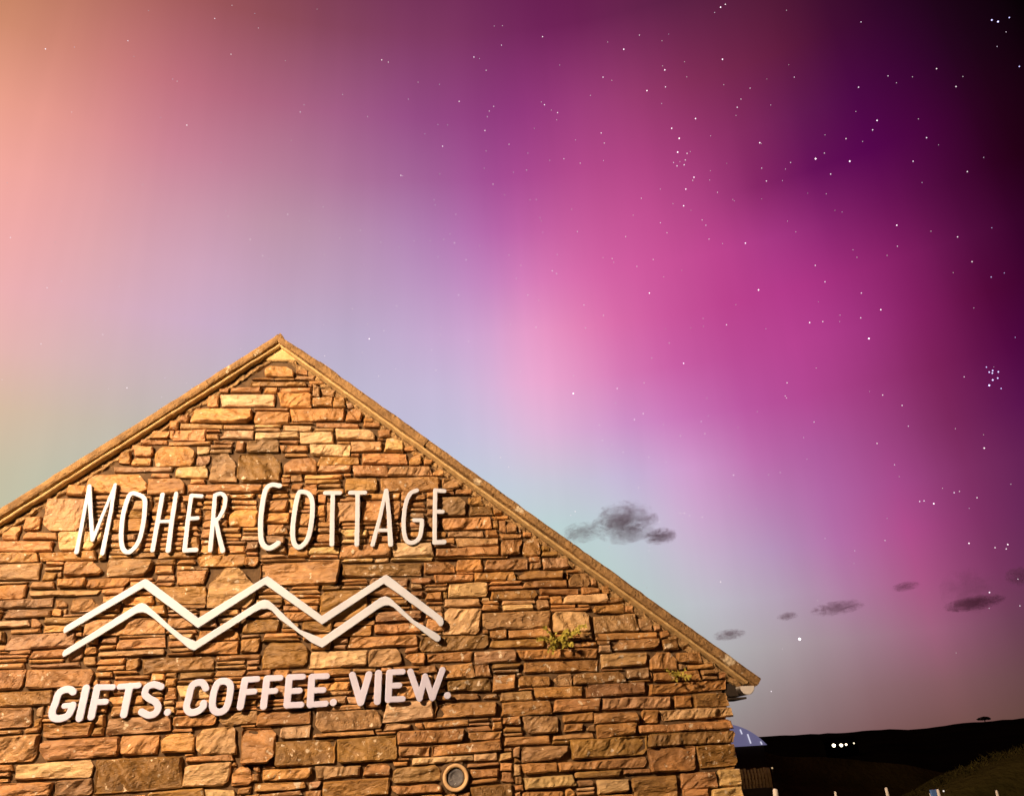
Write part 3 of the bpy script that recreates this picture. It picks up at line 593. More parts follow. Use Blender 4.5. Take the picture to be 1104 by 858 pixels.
# ------------------------------------------------------------------ vent pipe through the wall
def vent():
    o = thing('wall_vent', 'round vent pipe with pale collar and grey cap low in the stone wall', 'vent', (vp[0], 0, vp[2]))
    bm = bmesh.new(); k = 40
    def ring(r, y): return [bm.verts.new((vp[0]+r*math.cos(2*math.pi*i/k), y, vp[2]+r*math.sin(2*math.pi*i/k))) for i in range(k)]
    def bridge(rs):
        for a, b in zip(rs, rs[1:]):
            for i in range(k): bm.faces.new([a[i], a[(i+1) % k], b[(i+1) % k], b[i]])
    bridge([ring(.098, .06), ring(.100, -.035), ring(.098, -.046), ring(.090, -.050), ring(.077, -.046), ring(.071, -.036), ring(.070, .05)])
    me = bpy.data.meshes.new('collar'); bmesh.ops.recalc_face_normals(bm, faces=bm.faces); bm.to_mesh(me); bm.free(); me.polygons.foreach_set('use_smooth', [True]*len(me.polygons))
    rel(o, link('collar', me, M_TERRA))
    bm = bmesh.new()
    rs = [ring(r, y) for r, y in ((.070, .02), (.068, -.018), (.062, -.026), (.045, -.028), (.040, -.022), (.020, -.020), (.004, -.022))]
    bridge(rs); bm.faces.new(rs[-1]); bmesh.ops.recalc_face_normals(bm, faces=bm.faces)
    for v_ in bm.verts: v_.co.y += .004*mnoise.noise(v_.co*30)
    me = bpy.data.meshes.new('cap'); bm.to_mesh(me); bm.free(); me.polygons.foreach_set('use_smooth', [True]*len(me.polygons))
    rel(o, link('cap', me, M_VENT))
    # mortar packed round the pipe
    bm = bmesh.new(); rs = [ring(.098, -.012)]
    rs.append([bm.verts.new((vp[0]+(.118+.018*vnoise(i*.7, 1, 2))*math.cos(2*math.pi*i/k), .0, vp[2]+(.112+.018*vnoise(i*.7, 4, 2))*math.sin(2*math.pi*i/k))) for i in range(k)])
    rs.append([bm.verts.new((vp[0]+(.15)*math.cos(2*math.pi*i/k), .045, vp[2]+(.15)*math.sin(2*math.pi*i/k))) for i in range(k)])
    bridge(rs); bmesh.ops.recalc_face_normals(bm, faces=bm.faces)
    me = bpy.data.meshes.new('mortar_ring'); bm.to_mesh(me); bm.free(); rel(o, link('mortar_ring', me, M_MORTAR))
vent()

# ------------------------------------------------------------------ raised lettering
M_SLOGAN = noisy('sky_tinted_enamel', (.50, .52, .72), (.60, .62, .82), 3.5, .5, .12, 40, .004)  # white letters with the lilac cast of the sky put into the colour
Y_FRONT, Y_BACK = -.064, -.050
def wpt(px, py): p = at(px, py, Y_FRONT); return (p[0], p[2])
PXM = float(np.linalg.norm(at(300, 650, Y_FRONT)-at(301, 650, Y_FRONT)))     # metres per pixel there
def extrude_sdf(name, sdf, bounds, parent, res=.0038, edge=.0045, matl=None):
    matl = matl or (M_SLOGAN if parent.name == 'slogan_sign' else M_LETTER)
    """flat cut-out with a small rounded arris: marching squares over a distance field, then sides"""
    x0, z0, x1, z1 = bounds
    nx, nz = int((x1-x0)/res)+2, int((z1-z0)/res)+2
    xs = x0+np.arange(nx)*res; zs = z0+np.arange(nz)*res
    X, Z = np.meshgrid(xs, zs); D = sdf(X, Z)
    V = []; vid = {}; F = []
    def corner(i, j):
        k = ('c', i, j)
        if k not in vid:
            vid[k] = len(V); d = -D[j, i]; V.append((xs[i], min(1, max(0, d/edge)), zs[j]))
        return vid[k]
    def cut(i, j, i2, j2):
        if (i2, j2) < (i, j): i, j, i2, j2 = i2, j2, i, j
        k = ('e', i, j, i2, j2)
        if k not in vid:
            a, b = D[j, i], D[j2, i2]; t = a/(a-b); t = min(.999, max(.001, t))
            vid[k] = len(V); V.append((xs[i]+(xs[i2]-xs[i])*t, 0, zs[j]+(zs[j2]-zs[j])*t))
        return vid[k]
    edges = []
    ins = D < 0
    for j, i in zip(*np.nonzero(ins[:-1, :-1] | ins[1:, :-1] | ins[:-1, 1:] | ins[1:, 1:])):
        c = [(i, j), (i+1, j), (i+1, j+1), (i, j+1)]
        poly = []; cuts = []
        for a in range(4):
            A, B = c[a], c[(a+1) % 4]; ia, ib = ins[A[1], A[0]], ins[B[1], B[0]]
            if ia: poly.append(corner(*A))
            if ia != ib: v_ = cut(*A, *B); poly.append(v_); cuts.append((v_, ia))
        if len(poly) >= 3: F.append(tuple(poly))
        if len(cuts) == 2:
            (va, ia), (vb, ib) = cuts
            if va != vb: edges.append((va, vb) if ia else (vb, va))
    n = len(V)
    P = [(x, Y_FRONT+(1-math.sqrt(1-(1-h)**2))*.0035 if h < 1 else Y_FRONT, z) for x, h, z in V]
    back = {}
    G = list(F)
    for a, b in edges:
        for k in (a, b):
            if k not in back: back[k] = len(P); P.append((P[k][0], Y_BACK, P[k][2]))
        G.append((a, b, back[b], back[a]))
    me = mesh_from(name, P, G)
    bm = bmesh.new(); bm.from_mesh(me); bmesh.ops.remove_doubles(bm, verts=bm.verts, dist=1e-5); bmesh.ops.recalc_face_normals(bm, faces=bm.faces); bm.to_mesh(me); bm.free()
    return rel(parent, link(name, me, matl or M_LETTER))
def stroke_letter(strokes, parent, ox, oy, s, lab=None):
    """strokes: (radius, [(x, y), ...], closed) traced on the picture, laid on the plane of the sign"""
    segs = []
    for st in strokes:
        rad, pts = st[0], st[1]; smooth = len(st) > 2 and st[2]
        P = [wpt(ox+x/s, oy+y/s) for x, y in pts]
        closed = pts[0] == pts[-1] and len(pts) > 2
        if smooth:                                 # Catmull-Rom through the points
            Q = []; m = len(P)
            for i in range(m-1):
                p1, p2 = P[i], P[i+1]
                p0 = P[i-1] if i > 0 else (P[-2] if closed else P[0]); p3 = P[i+2] if i+2 < m else (P[1] if closed else P[-1])
                for k in range(6):
                    t = k/6
                    Q.append(tuple(.5*((2*p1[a])+(-p0[a]+p2[a])*t+(2*p0[a]-5*p1[a]+4*p2[a]-p3[a])*t*t+(-p0[a]+3*p1[a]-3*p2[a]+p3[a])*t**3) for a in (0, 1)))
            Q.append(P[-1]); P = Q
        rr = rad if isinstance(rad, tuple) else (rad, rad)
        n = max(1, len(P)-1)
        for i in range(len(P)-1 if len(P) > 1 else 0):
            segs.append((P[i], P[i+1], (rr[0]+(rr[1]-rr[0])*i/n)/s*PXM, (rr[0]+(rr[1]-rr[0])*(i+1)/n)/s*PXM))
        if len(P) == 1: segs.append((P[0], (P[0][0]+1e-4, P[0][1]), rr[0]/s*PXM, rr[0]/s*PXM))
    def sdf(X, Z):
        D = np.full(X.shape, 9.)
        for (ax, az), (bx, bz), r0, r1 in segs:
            dx, dz = bx-ax, bz-az; L2 = dx*dx+dz*dz
            t = np.clip(((X-ax)*dx+(Z-az)*dz)/L2, 0, 1)
            D = np.minimum(D, np.hypot(X-ax-t*dx, Z-az-t*dz)-(r0+(r1-r0)*t))
        return D
    xs = [p[0] for sg in segs for p in sg[:2]]; zs = [p[1] for sg in segs for p in sg[:2]]
    return extrude_sdf('letter', sdf, (min(xs)-.05, min(zs)-.05, max(xs)+.05, max(zs)+.05), parent)

w0 = at(270, 560, -.06)
name_sign = thing('name_sign', 'tall thin white raised letters reading MOHER COTTAGE, topmost on the gable', 'sign', tuple(w0))
MOHER = [
 [((13, 9), [(112, 476), (128, 400), (180, 122)]), ((12, 11), [(182, 120), (188, 250), (198, 410)]), ((10, 9), [(200, 410), (250, 285), (322, 112)]), ((9, 13), [(322, 110), (298, 260), (252, 483)])],
 [(13, [(405, 162), (438, 162), (478, 185), (482, 240), (472, 330), (448, 420), (402, 474), (366, 462), (354, 400), (362, 290), (382, 210), (405, 162)], True)],
 [((13, 13), [(578, 165), (552, 310), (524, 466)]), ((12, 14), [(652, 160), (628, 310), (608, 468)]), (10, [(552, 312), (628, 308)])],
 [((12, 13), [(734, 172), (716, 300), (697, 466)]), ((12, 12), [(734, 170), (790, 174)]), (12, [(716, 296), (768, 292)]), (13, [(697, 467), (760, 464)])],
 [((12, 13), [(862, 170), (850, 320), (836, 466)]), (12, [(862, 168), (895, 160), (918, 184), (910, 240), (884, 290), (856, 316)], True), ((11, 14), [(866, 300), (884, 390), (904, 468)])],
]
for L_ in MOHER: stroke_letter(L_, name_sign, 60, 500, 5.018)
COTT = [
 [((13, 14), [(192, 108), (152, 103), (122, 128), (104, 210), (96, 310), (104, 390), (140, 417), (184, 392)], True)],
 [(13, [(300, 137), (335, 148), (353, 190), (350, 280), (330, 370), (290, 412), (262, 390), (256, 320), (268, 220), (283, 152), (300, 137)], True)],
 [(12, [(417, 143), (490, 143)]), ((12, 13), [(455, 143), (452, 270), (450, 398)])],
 [(12, [(541, 142), (615, 142)]), ((12, 13), [(578, 142), (577, 270), (574, 398)])],
 [((10, 12), [(718, 130), (690, 260), (652, 400)]), ((10, 14), [(722, 130), (734, 260), (742, 398)]), (10, [(680, 328), (735, 328)])],
 [(12, [(872, 131), (838, 148), (815, 205), (806, 300), (818, 374), (850, 390), (884, 366), (896, 310), (897, 280)], True), (11, [(897, 278), (858, 278)])],
 [(12, [(963, 130), (961, 260), (960, 390)]), (12, [(963, 131), (1008, 134)]), (12, [(962, 236), (1000, 236)]), (13, [(960, 389), (1008, 386)])],
]
for L_ in COTT: stroke_letter(L_, name_sign, 260, 500, 4.6)
w0 = at(270, 750, -.06)
slogan = thing('slogan_sign', 'bold white raised letters reading GIFTS. COFFEE. VIEW. under the zigzag lines', 'sign', tuple(w0))
GIFTS = [
 [(18, [(144, 680), (128, 668), (98, 668), (66, 690), (48, 740), (30, 790), (40, 820), (76, 824), (112, 810), (132, 780), (142, 752)], True), (14, [(142, 752), (96, 756)])],
 [(19, [(214, 660), (178, 822)])],
 [(18.5, [(275, 657), (242, 814)]), (15, [(275, 655), (360, 654)]), (15, [(262, 736), (322, 733)])],
 [(15, [(396, 652), (498, 645)]), (18.5, [(450, 650), (418, 803)])],
 [(17.5, [(620, 652), (580, 640), (545, 655), (532, 690), (555, 715), (590, 735), (604, 765), (588, 796), (550, 806), (514, 788)], True)],
 [(18, [(655, 790)])],
 [(18, [(862, 660), (845, 632), (812, 632), (786, 652), (770, 710), (758, 762), (776, 790), (815, 786), (846, 762), (850, 742)], True)],
 [(18, [(962, 622), (990, 634), (996, 668), (984, 735), (966, 775), (934, 790), (904, 776), (898, 735), (908, 675), (928, 632), (962, 622)], True)],
]
for L_ in GIFTS: stroke_letter(L_, slogan, 50, 610, 5.018)
COFF = [
 [(12, [(13, 458), (-3, 549)]), (10, [(13, 456), (56, 453)]), (10, [(6, 499), (46, 496)])],
 [(12, [(89, 453), (77, 547)]), (10, [(89, 451), (136, 449)]), (10, [(83, 497), (118, 494)])],
 [(12, [(166, 449), (158, 543)]), (10, [(166, 447), (214, 445)]), (10, [(161, 496), (202, 493)]), (10, [(158, 544), (208, 542)])],
 [(12, [(244, 447), (238, 541)]), (10, [(244, 445), (296, 443)]), (10, [(240, 493), (284, 491)]), (10, [(238, 542), (292, 538)])],
 [(12, [(318, 534)])],
 [(12, [(384, 440), (412, 534)]), (12, [(441, 438), (413, 534)])],
 [(12.5, [(474, 434), (470, 530)])],
 [(12, [(512, 432), (508, 524)]), (10, [(512, 430), (558, 428)]), (10, [(510, 477), (546, 475)]), (10, [(508, 524), (558, 522)])],
 [(11, [(584, 428), (616, 520)]), (10.5, [(616, 520), (635, 444)]), (10.5, [(635, 444), (660, 518)]), (11, [(660, 518), (695, 422)])],
 [(12, [(712, 510)])],
]
for L_ in COFF: stroke_letter(L_, slogan, 260, 590, 3.2)

w0 = at(270, 660, -.06)
logo = thing('zigzag_sign', 'pair of white zigzag mountain lines mounted on the stones between the two lines of letters', 'sign', tuple(w0))
UP = [(68.0, 679.5), (69, 676.5), (70.9, 674.2), (100, 657), (154, 624.6), (156.8, 623.6), (159.5, 624.6), (213.8, 665.8), (285.5, 622), (288.3, 620.9), (291, 622.2), (347, 663.4), (414, 620.2), (416.5, 619.3), (419, 620.6), (475.5, 664), (478.3, 667), (478.6, 671.5), (476.8, 674.6), (474.1, 674.8), (469.5, 668.6), (437, 645.6), (436, 644.2), (413.9, 629.1), (347.4, 673), (286, 630), (213.4, 676.8), (154.6, 633.3), (71.5, 681.6), (69.3, 682.4), (68.2, 681.6)]
LO = [(66.9, 705.4), (67.4, 702.8), (69, 700.5), (100, 681.4), (146, 652.4), (149.6, 650.2), (153, 649.5), (156.3, 650.3), (159.4, 652.6), (185.5, 676.2), (197.5, 685.4), (211, 691.1), (280, 647.6), (285, 645.9), (289.5, 646.9), (294, 650.4), (323, 678.2), (347, 687.6), (410, 644), (415.4, 642.2), (420.6, 644.2), (447, 668.5), (471.5, 682.6), (474.8, 685.4), (475.4, 688.6), (473.6, 691.2), (470.6, 691.4), (465.4, 688), (442.6, 670.4), (424.4, 654.6), (419.4, 652.2), (414.4, 652.6), (408, 656), (347.4, 698), (336, 692.4), (301.3, 667), (293, 658), (288.3, 655.9), (281.7, 656.3), (274, 660), (209.4, 701.2), (203.4, 698.8), (165.6, 666.2), (158, 661), (153.6, 659.8), (147.6, 660.6), (100, 689.6), (69.6, 707.6), (67.6, 707.6)]
def poly_sdf(px):
    P = [wpt(*p) for p in px]
    def sdf(X, Z):
        D = np.full(X.shape, 9.); inside = np.zeros(X.shape, bool)
        for (ax, az), (bx, bz) in zip(P, P[1:]+P[:1]):
            dx, dz = bx-ax, bz-az; L2 = dx*dx+dz*dz+1e-12
            t = np.clip(((X-ax)*dx+(Z-az)*dz)/L2, 0, 1)
            D = np.minimum(D, np.hypot(X-ax-t*dx, Z-az-t*dz))
            c = ((az > Z) != (bz > Z)) & (X < (bx-ax)*(Z-az)/(bz-az+1e-15)+ax)
            inside ^= c
        return np.where(inside, -D, D)
    xs = [p[0] for p in P]; zs = [p[1] for p in P]
    return sdf, (min(xs)-.03, min(zs)-.03, max(xs)+.03, max(zs)+.03)
for Q in (UP, LO):
    s_, b_ = poly_sdf(Q); extrude_sdf('mountain_line', s_, b_, logo, res=.0045)

# ------------------------------------------------------------------ weeds rooted in the joints
def weed(name, label, clumps, seed, n):
    rg = random.Random(seed)
    v, f = [], []
    def leaf(p, d, up, ln, wd):
        d = Vector(d).normalized(); s = d.cross(Vector(up)).normalized(); u = s.cross(d)
        n0 = len(v); p = Vector(p)
        for t, w_, lift in ((0, .12, 0), (.35, 1, .10), (.7, .75, .08), (1, .05, -.06)):
            v.append(tuple(p+d*ln*t+s*wd*w_+u*ln*lift)); v.append(tuple(p+d*ln*t-s*wd*w_+u*ln*lift))
        for i in range(3): f.append((n0+2*i, n0+2*i+1, n0+2*i+3, n0+2*i+2))
    root = None
    for (px, py, px2, py2) in clumps:
        a = Vector(at(px, py, -.03)); b = Vector(at(px2, py2, -.11))
        root = root or a
        k = max(4, int(n*(b-a).length/.1))
        for i in range(k):
            t = i/k; p = a.lerp(b, t)+Vector((0, -.03*math.sin(t*3.1), .012*math.sin(t*7+seed)))
            for s in (-1, 1):
                dr = (b-a).normalized()*.5+Vector((rg.uniform(-.5, .5), rg.uniform(-.9, .1), s*rg.uniform(.4, 1)))
                leaf(p, dr, (0, -1, .3), rg.uniform(.022, .045)*(1.15-t*.5), rg.uniform(.006, .012))
    o = thing(name, label, 'plant', tuple(root))
    me = mesh_from('leaves', v, f); rel(o, link('leaves', me, M_FERN))
    mb = MB()
    for (px, py, px2, py2) in clumps:
        a = Vector(at(px, py, -.02)); b = Vector(at(px2, py2, -.11)); mb.tube([a, a.lerp(b, .5)+Vector((0, -.03, .0)), b], [.003, .0025, .001], 5)
    mb.build('stem', M_FERN, o)
weed('wall_fern', 'larger yellow-green fern growing from a joint in the middle right of the gable', [(600, 690, 584, 676), (600, 690, 612, 680), (602, 690, 632, 674), (603, 693, 590, 702), (606, 692, 618, 698), (598, 684, 596, 704), (610, 684, 606, 700), (612, 684, 626, 682), (596, 690, 578, 690)], 3, 7)
weed('wall_fern', 'small sparse fern in the joints just below the right end of the verge', [(728, 728, 716, 722), (728, 728, 740, 722), (730, 728, 724, 734), (730, 728, 746, 731)], 8, 4)

# ------------------------------------------------------------------ the street lamp that lights the gable
LAMP = Vector((-5.2, -6.4, 6.2))
LIGHT_COL = (1.0, .68, .42)
def street_lamp():
    base = Vector((LAMP.x-1.0, LAMP.y, 0))
    o = thing('street_lamp', 'tall grey lamp post with a glowing orange lantern left of the gable', 'street lamp', tuple(base))
    g = noisy('galvanised', (.25, .26, .27), (.36, .36, .37), 20, .5, .1, metal=.8)
    MB().tube([base, base+Vector((0, 0, 1.1)), base+Vector((0, 0, 1.15)), base+Vector((0, 0, LAMP.z+.3))], [.09, .09, .06, .045], 16).build('post', g, o, True)
    MB().tube([base+Vector((0, 0, LAMP.z)), base+Vector((.15, 0, LAMP.z+.35)), base+Vector((.75, 0, LAMP.z+.3))], [.03, .03, .03], 10).build('arm', g, o, True)
    c = base+Vector((1.0, 0, LAMP.z+.26))
    MB().box(tuple(c-Vector((.33, .12, -.04))), tuple(c+Vector((.33, .12, .12)))).build('housing', g, o)
    em = bpy.data.materials.new('lit_lens'); em.use_nodes = True; b = em.node_tree.nodes['Principled BSDF']
    b.inputs['Emission Color'].default_value = (*LIGHT_COL, 1); b.inputs['Emission Strength'].default_value = 20
    MB().box(tuple(c-Vector((.25, .09, .0))), tuple(c+Vector((.25, .09, .035)))).build('lens', em, o)
    l = bpy.data.lights.new('lamp_light', 'AREA'); l.shape = 'DISK'; l.size = .7; l.color = LIGHT_COL; l.energy = LAMP_W
    lo = bpy.data.objects.new('lamp_light', l); C.objects.link(lo)
    lo.location = c-Vector((0, 0, .03))
    d = Vector((-.6, 0, 3.4))-lo.location
    lo.rotation_euler = d.to_track_quat('-Z', 'Y').to_euler()
    rel(o, lo)
LAMP_W = 2350
street_lamp()

# ------------------------------------------------------------------ ground, hills, bank
def sheet(name, xs, ys, hfun, matl, label=None):
    v = [(x, y, hfun(x, y)) for y in ys for x in xs]; n = len(xs)
    f = [(j*n+i, j*n+i+1, (j+1)*n+i+1, (j+1)*n+i) for j in range(len(ys)-1) for i in range(n-1)]
    return tag(link(name, mesh_from(name, v, f, True), matl), kind='structure')
def spread(a, b, fine, growth=1.25):
    out = [0.0]; s = fine
    while out[-1] < b: out.append(out[-1]+s); s *= growth
    neg = [0.0]; s = fine
    while neg[-1] > a: neg.append(neg[-1]-s); s *= growth
    return sorted(set(neg+out))
def ground_h(x, y):
    d = max(0.0, y-6)
    return -min(14.0, .06*d)+ (.04*vnoise(x*.5, y*.5, 0) if abs(x) < 60 and -40 < y < 6 and not (-6 < x < 4 and -1 < y < 9) else 0)
sheet('ground', spread(-6000, 6000, .8), spread(-4000, 8000, .8), lambda x, y: float(ground_h(x, y)), M_GRASS)
# the ridge against the sky: its height follows the skyline
RD = 900.0
sky_px = [(700, 798), (760, 796), (820, 793.5), (870, 791.5), (920, 788.5), (945, 786), (980, 786), (1000, 785), (1030, 780), (1060, 778), (1080, 775.5), (1104, 774)]
def az_el(px, py): d = ray(px, py); return math.degrees(math.atan2(d[0], d[1])), math.degrees(math.asin(d[2]))
prof = [az_el(*p) for p in sky_px]
def ridge_el(a):
    if a < prof[0][0]: return max(.4, prof[0][1]+(a-prof[0][0])*.01)+.12*math.sin(a*.2)
    if a > prof[-1][0]: return prof[-1][1]+.35*math.sin((a-prof[-1][0])*.08)
    return float(np.interp(a, [p[0] for p in prof], [p[1] for p in prof]))
print('ridge', prof)
v = []; f = []; azs = np.arange(-180, 180.01, .5); bands = [(.45, -.16), (.6, .18), (.75, .48), (.88, .8), (1.0, 1.0), (1.12, 1.0), (1.5, .8), (2.5, -.2)]
for a in azs:
    h = RD*math.tan(R(ridge_el(a)))+1.65
    for k, (dd, hh) in enumerate(bands):
        r_ = RD*dd; z = (h*hh-16*(1-hh) if hh < 1 else h)+float(vnoise(a*.35, dd*6, 0))*(4 if 0 < k < 4 else 0)+(.45*float(vnoise(a*2.1, 3, 1)) if k == 4 else 0)
        if k == 5: z = h-3
        v.append((r_*math.sin(R(a)), -7+r_*math.cos(R(a)), z))
nb = len(bands)
for i in range(len(azs)-1):
    for k in range(nb-1): f.append((i*nb+k, i*nb+k+1, (i+1)*nb+k+1, (i+1)*nb+k))
tag(link('hills', mesh_from('hills', v, f, True), M_HILL), kind='structure')

# grass bank at the lower right, its crest rising to the right
YB = 2.6
crest = [at(px, py, YB) for px, py in ((985, 873), (1012, 858), (1040, 842), (1070, 826), (1104, 811), (1180, 790), (1300, 770))]
def bank():
    v = []; f = []; 
    xs = [c[0] for c in crest]; zs = [c[2] for c in crest]
    X = np.linspace(xs[0]-.6, xs[-1]+14, 110)
    T = np.linspace(0, 1, 26)
    for x in X:
        zc = float(np.interp(x, [xs[0]-.6]+xs+[xs[-1]+14], [-.1]+zs+[zs[-1]+.8]))
        for t in T:
            if t < .5: y = YB-1.5*(1-t*2); k = math.sin(t*math.pi)**.8
            else: y = YB+4*(t*2-1); k = 1-((t*2-1))**2*1.0
            z = -.25+(zc+.25)*k+.05*float(fbm(np.array(x*1.7), y*1.7, 0., 3, 2))*(1 if k > .05 else 0)
            v.append((x, y, z))
    n = len(T)
    for i in range(len(X)-1):
        for j in range(n-1): f.append((i*n+j, (i+1)*n+j, (i+1)*n+j+1, i*n+j+1))
    tag(link('bank', mesh_from('bank', v, f, True), M_BANK), kind='structure')
bank()
def grass_on_bank():
    rg = random.Random(4); v = []; f = []
    xs = [c[0] for c in crest]; zs = [c[2] for c in crest]
    for _ in range(9000):
        x = rg.uniform(xs[0]-.3, xs[-1]+6); t = rg.random()
        y = YB-1.2+t*1.9
        zc = float(np.interp(x, xs, zs)); tt = (y-(YB-1.5))/3.0 if y < YB else .5
        k = math.sin(tt*math.pi)**.8
        z = -.25+(zc+.25)*k-.03
        h = rg.uniform(.03, .06); a = rg.uniform(0, 6.28); w = .012; l = rg.uniform(-.08, .08)
        n0 = len(v)
        v += [(x-w*math.cos(a), y-w*math.sin(a), z), (x+w*math.cos(a), y+w*math.sin(a), z), (x+l, y+rg.uniform(-.05, .05), z+h)]
        f.append((n0, n0+1, n0+2))
    tag(link('grass', mesh_from('grass', v, f), M_BANK), 'rough olive grass covering the bank at lower right', None, None, 'stuff')
grass_on_bank()

# ------------------------------------------------------------------ yard behind the cottage
def tunnel_shed():
    y0 = 10.0
    p_r = at(826, 802.5, y0); p_t = at(796, 782, y0)
    # arched blue roof: circle through the visible edge points
    pts = [at(796, 782.5, y0), at(812, 790, y0), at(826, 801.5, y0)]
    (x1, _, z1), (x2, _, z2), (x3, _, z3) = pts
    A = np.array([[x1, z1, 1], [x2, z2, 1], [x3, z3, 1]]); B = -np.array([x1*x1+z1*z1, x2*x2+z2*z2, x3*x3+z3*z3])
    a, b, c = np.linalg.solve(A, B); cx, cz = -a/2, -b/2; r = math.sqrt(max(.01, cx*cx+cz*cz-c))
    base = float(z3)-.02
    o = thing('arched_shed', 'shed with curved blue-lilac sheet roof showing just past the corner of the stone gable', 'shed', (cx, y0, 0))
    print('shed', cx, cz, r, base)
    a0 = math.asin(max(-1, min(1, (base-cz)/r)))
    rm = emis('self_lit_blue_sheet', (.34, .31, .58), .36)   # thin sheet, emission added to brighten it; no lights inside
    k = 26; v = []; f = []
    for y in (y0, y0+5.0):
        for i in range(k+1):
            an = a0+(math.pi-2*a0)*i/k; v.append((cx+r*math.cos(an), y, cz+r*math.sin(an)))
    for i in range(k): f.append((i, i+1, k+1+i+1, k+1+i))
    f.append(tuple(range(k+1))); f.append(tuple(range(2*k+1, k, -1)))
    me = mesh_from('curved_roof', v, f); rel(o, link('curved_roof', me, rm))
    hw = r*math.cos(a0)
    MB().box((cx-hw+.05, y0+.06, -.6), (cx+hw-.05, y0+4.9, base)).build('wall', noisy('olive_render', (.05, .038, .012), (.075, .055, .02), 4, .9, .3), o)
    rib = emis('self_lit_rib', (.8, .78, .95), .8)  # ribs, not lamps: emission added so they show as bright streaks
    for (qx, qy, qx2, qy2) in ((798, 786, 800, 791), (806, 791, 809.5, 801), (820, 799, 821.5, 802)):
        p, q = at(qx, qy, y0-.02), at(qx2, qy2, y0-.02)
        MB().tube([p, q], .014, 6).build('glow_rib', rib, o)
tunnel_shed()
def slat_fence():
    y0 = 5.6
    a = at(800, 829, y0); b = at(829, 829, y0); lo = at(815, 849, y0)
    o = thing('slat_fence', 'short fence of upright brown wooden slats behind the corner of the cottage', 'fence', (a[0], y0, 0))
    m = noisy('brown_timber', (.30, .19, .08), (.44, .29, .12), 12, .8, .4)
    x = a[0]-.5; i = 0; pitch = (b[0]-a[0])/8.0
    while x < b[0]:
        MB().box((x, y0-.012, float(lo[2])), (x+pitch*.62, y0+.012, float(a[2])+.01*math.sin(i*2.1))).build('slat', m, o)
        x += pitch; i += 1
    MB().box((a[0]-.5, y0+.014, float(lo[2])+.05), (b[0], y0+.05, float(lo[2])+.11)).build('rail', m, o)
    MB().box((b[0]-.03, y0+.052, -.1), (b[0]+.04, y0+.12, float(a[2]))).build('post', m, o)
    MB().box((a[0]-.5, y0+.014, float(a[2])-.12), (b[0], y0+.05, float(a[2])-.06)).build('rail', m, o)
    MB().box((a[0]-.5, y0-.05, -.1), (b[0]-.02, y0+.0, float(lo[2])-.004)).build('base_board', noisy('dark_board', (.03, .02, .012), (.045, .03, .018), 6, .85, .3), o)
slat_fence()
# low bank of dark grass running off to the right of the shed
def low_bank():
    y0 = 16.0; pts = [(760, 800), (826, 804), (836, 809), (850, 813), (880, 815), (930, 817), (1000, 825)]
    cr = [at(px, py, y0) for px, py in pts]; xs = [c[0] for c in cr]; zs = [c[2] for c in cr]
    X = np.linspace(xs[0]-6, xs[-1]+5, 90); T = np.linspace(0, 1, 20); v = []; f = []
    for x in X:
        zc = float(np.interp(x, xs, zs))
        if x > xs[-1]: zc -= (x-xs[-1])*.25
        for t in T:
            y = y0-4.4+12*t; k = math.sin(min(1, t*1.35/.5*.5)*math.pi/2) if t < .37 else max(0., 1-((t-.37)/.63)**2)
            v.append((x, y, -.9+(zc+.9)*k+.04*float(fbm(np.array(x*.9), y*.9, 0., 3, 6))))
    n = len(T)
    for i in range(len(X)-1):
        for j in range(n-1): f.append((i*n+j, (i+1)*n+j, (i+1)*n+j+1, i*n+j+1))
    tag(link('mound', mesh_from('mound', v, f, True), M_BANK), kind='structure')
low_bank()

# posts along the yard, tops just in the picture
def make_post(h=1.0, w=.035):
    o = thing('marker_post', '', 'post', (0, 0, 0))
    MB().tube([(0, 0, -.5), (0, 0, h-.05), (0, 0, h-.012), (0, 0, h)], [w, w, w*.93, w*.55], 14).build('shaft', M_POST, o, True)
    mc = mat('reflector', (.65, .62, .55), .25)
    MB().tube([(0, 0, h-.12), (0, 0, h-.08)], [w*1.06, w*1.06], 14).build('band', mc, o, True)
    return o
proto = make_post()
YP = .3
post_px = [(829, 850, 'stout pinkish white post beside the slat fence', .022), (898, 853, 'thin white post below the row of lit farmhouse windows', .012), (958.5, 848, 'white post standing alone between the farmhouse and the blue board', .014), (1013, 850, 'white post standing right beside the blue board', .014), (1073, 851.5, 'white post in front of the olive grass bank', .013)]
for i, (px, py, lab, w) in enumerate(post_px):
    if i == 0: o = proto
    else:
        o = proto.copy(); C.objects.link(o)
        for ch in proto.children:
            c = ch.copy(); C.objects.link(c); c.parent = o
    yp = YP if i else -.35; p = at(px, py, yp); o.location = (p[0], yp, p[2]-1.0)
    s = w/.035; 
    for ch in o.children: ch.scale = (s, s, 1)
    o['label'] = lab; o['group'] = 'white posts along the yard'
    o.rotation_euler = (0, [.05, .02, -.03, -.02, .01][i], 0)
# blue board between the posts
p = at(1003, 851, YP+.2); q = at(1010.5, 851, YP+.2)
ob = thing('blue_board', 'small blue board whose top edge shows just left of a white post', 'board', (float(p[0]+q[0])/2, YP+.2, 0))
MB().box((p[0], YP+.19, p[2]-.45), (q[0], YP+.215, p[2])).build('panel', mat('blue_paint', (.10, .22, .55), .4), ob)
MB().box(((p[0]+q[0])/2-.02, YP+.216, -.4), ((p[0]+q[0])/2+.02, YP+.25, p[2]-.03)).build('stake', M_POST, ob)

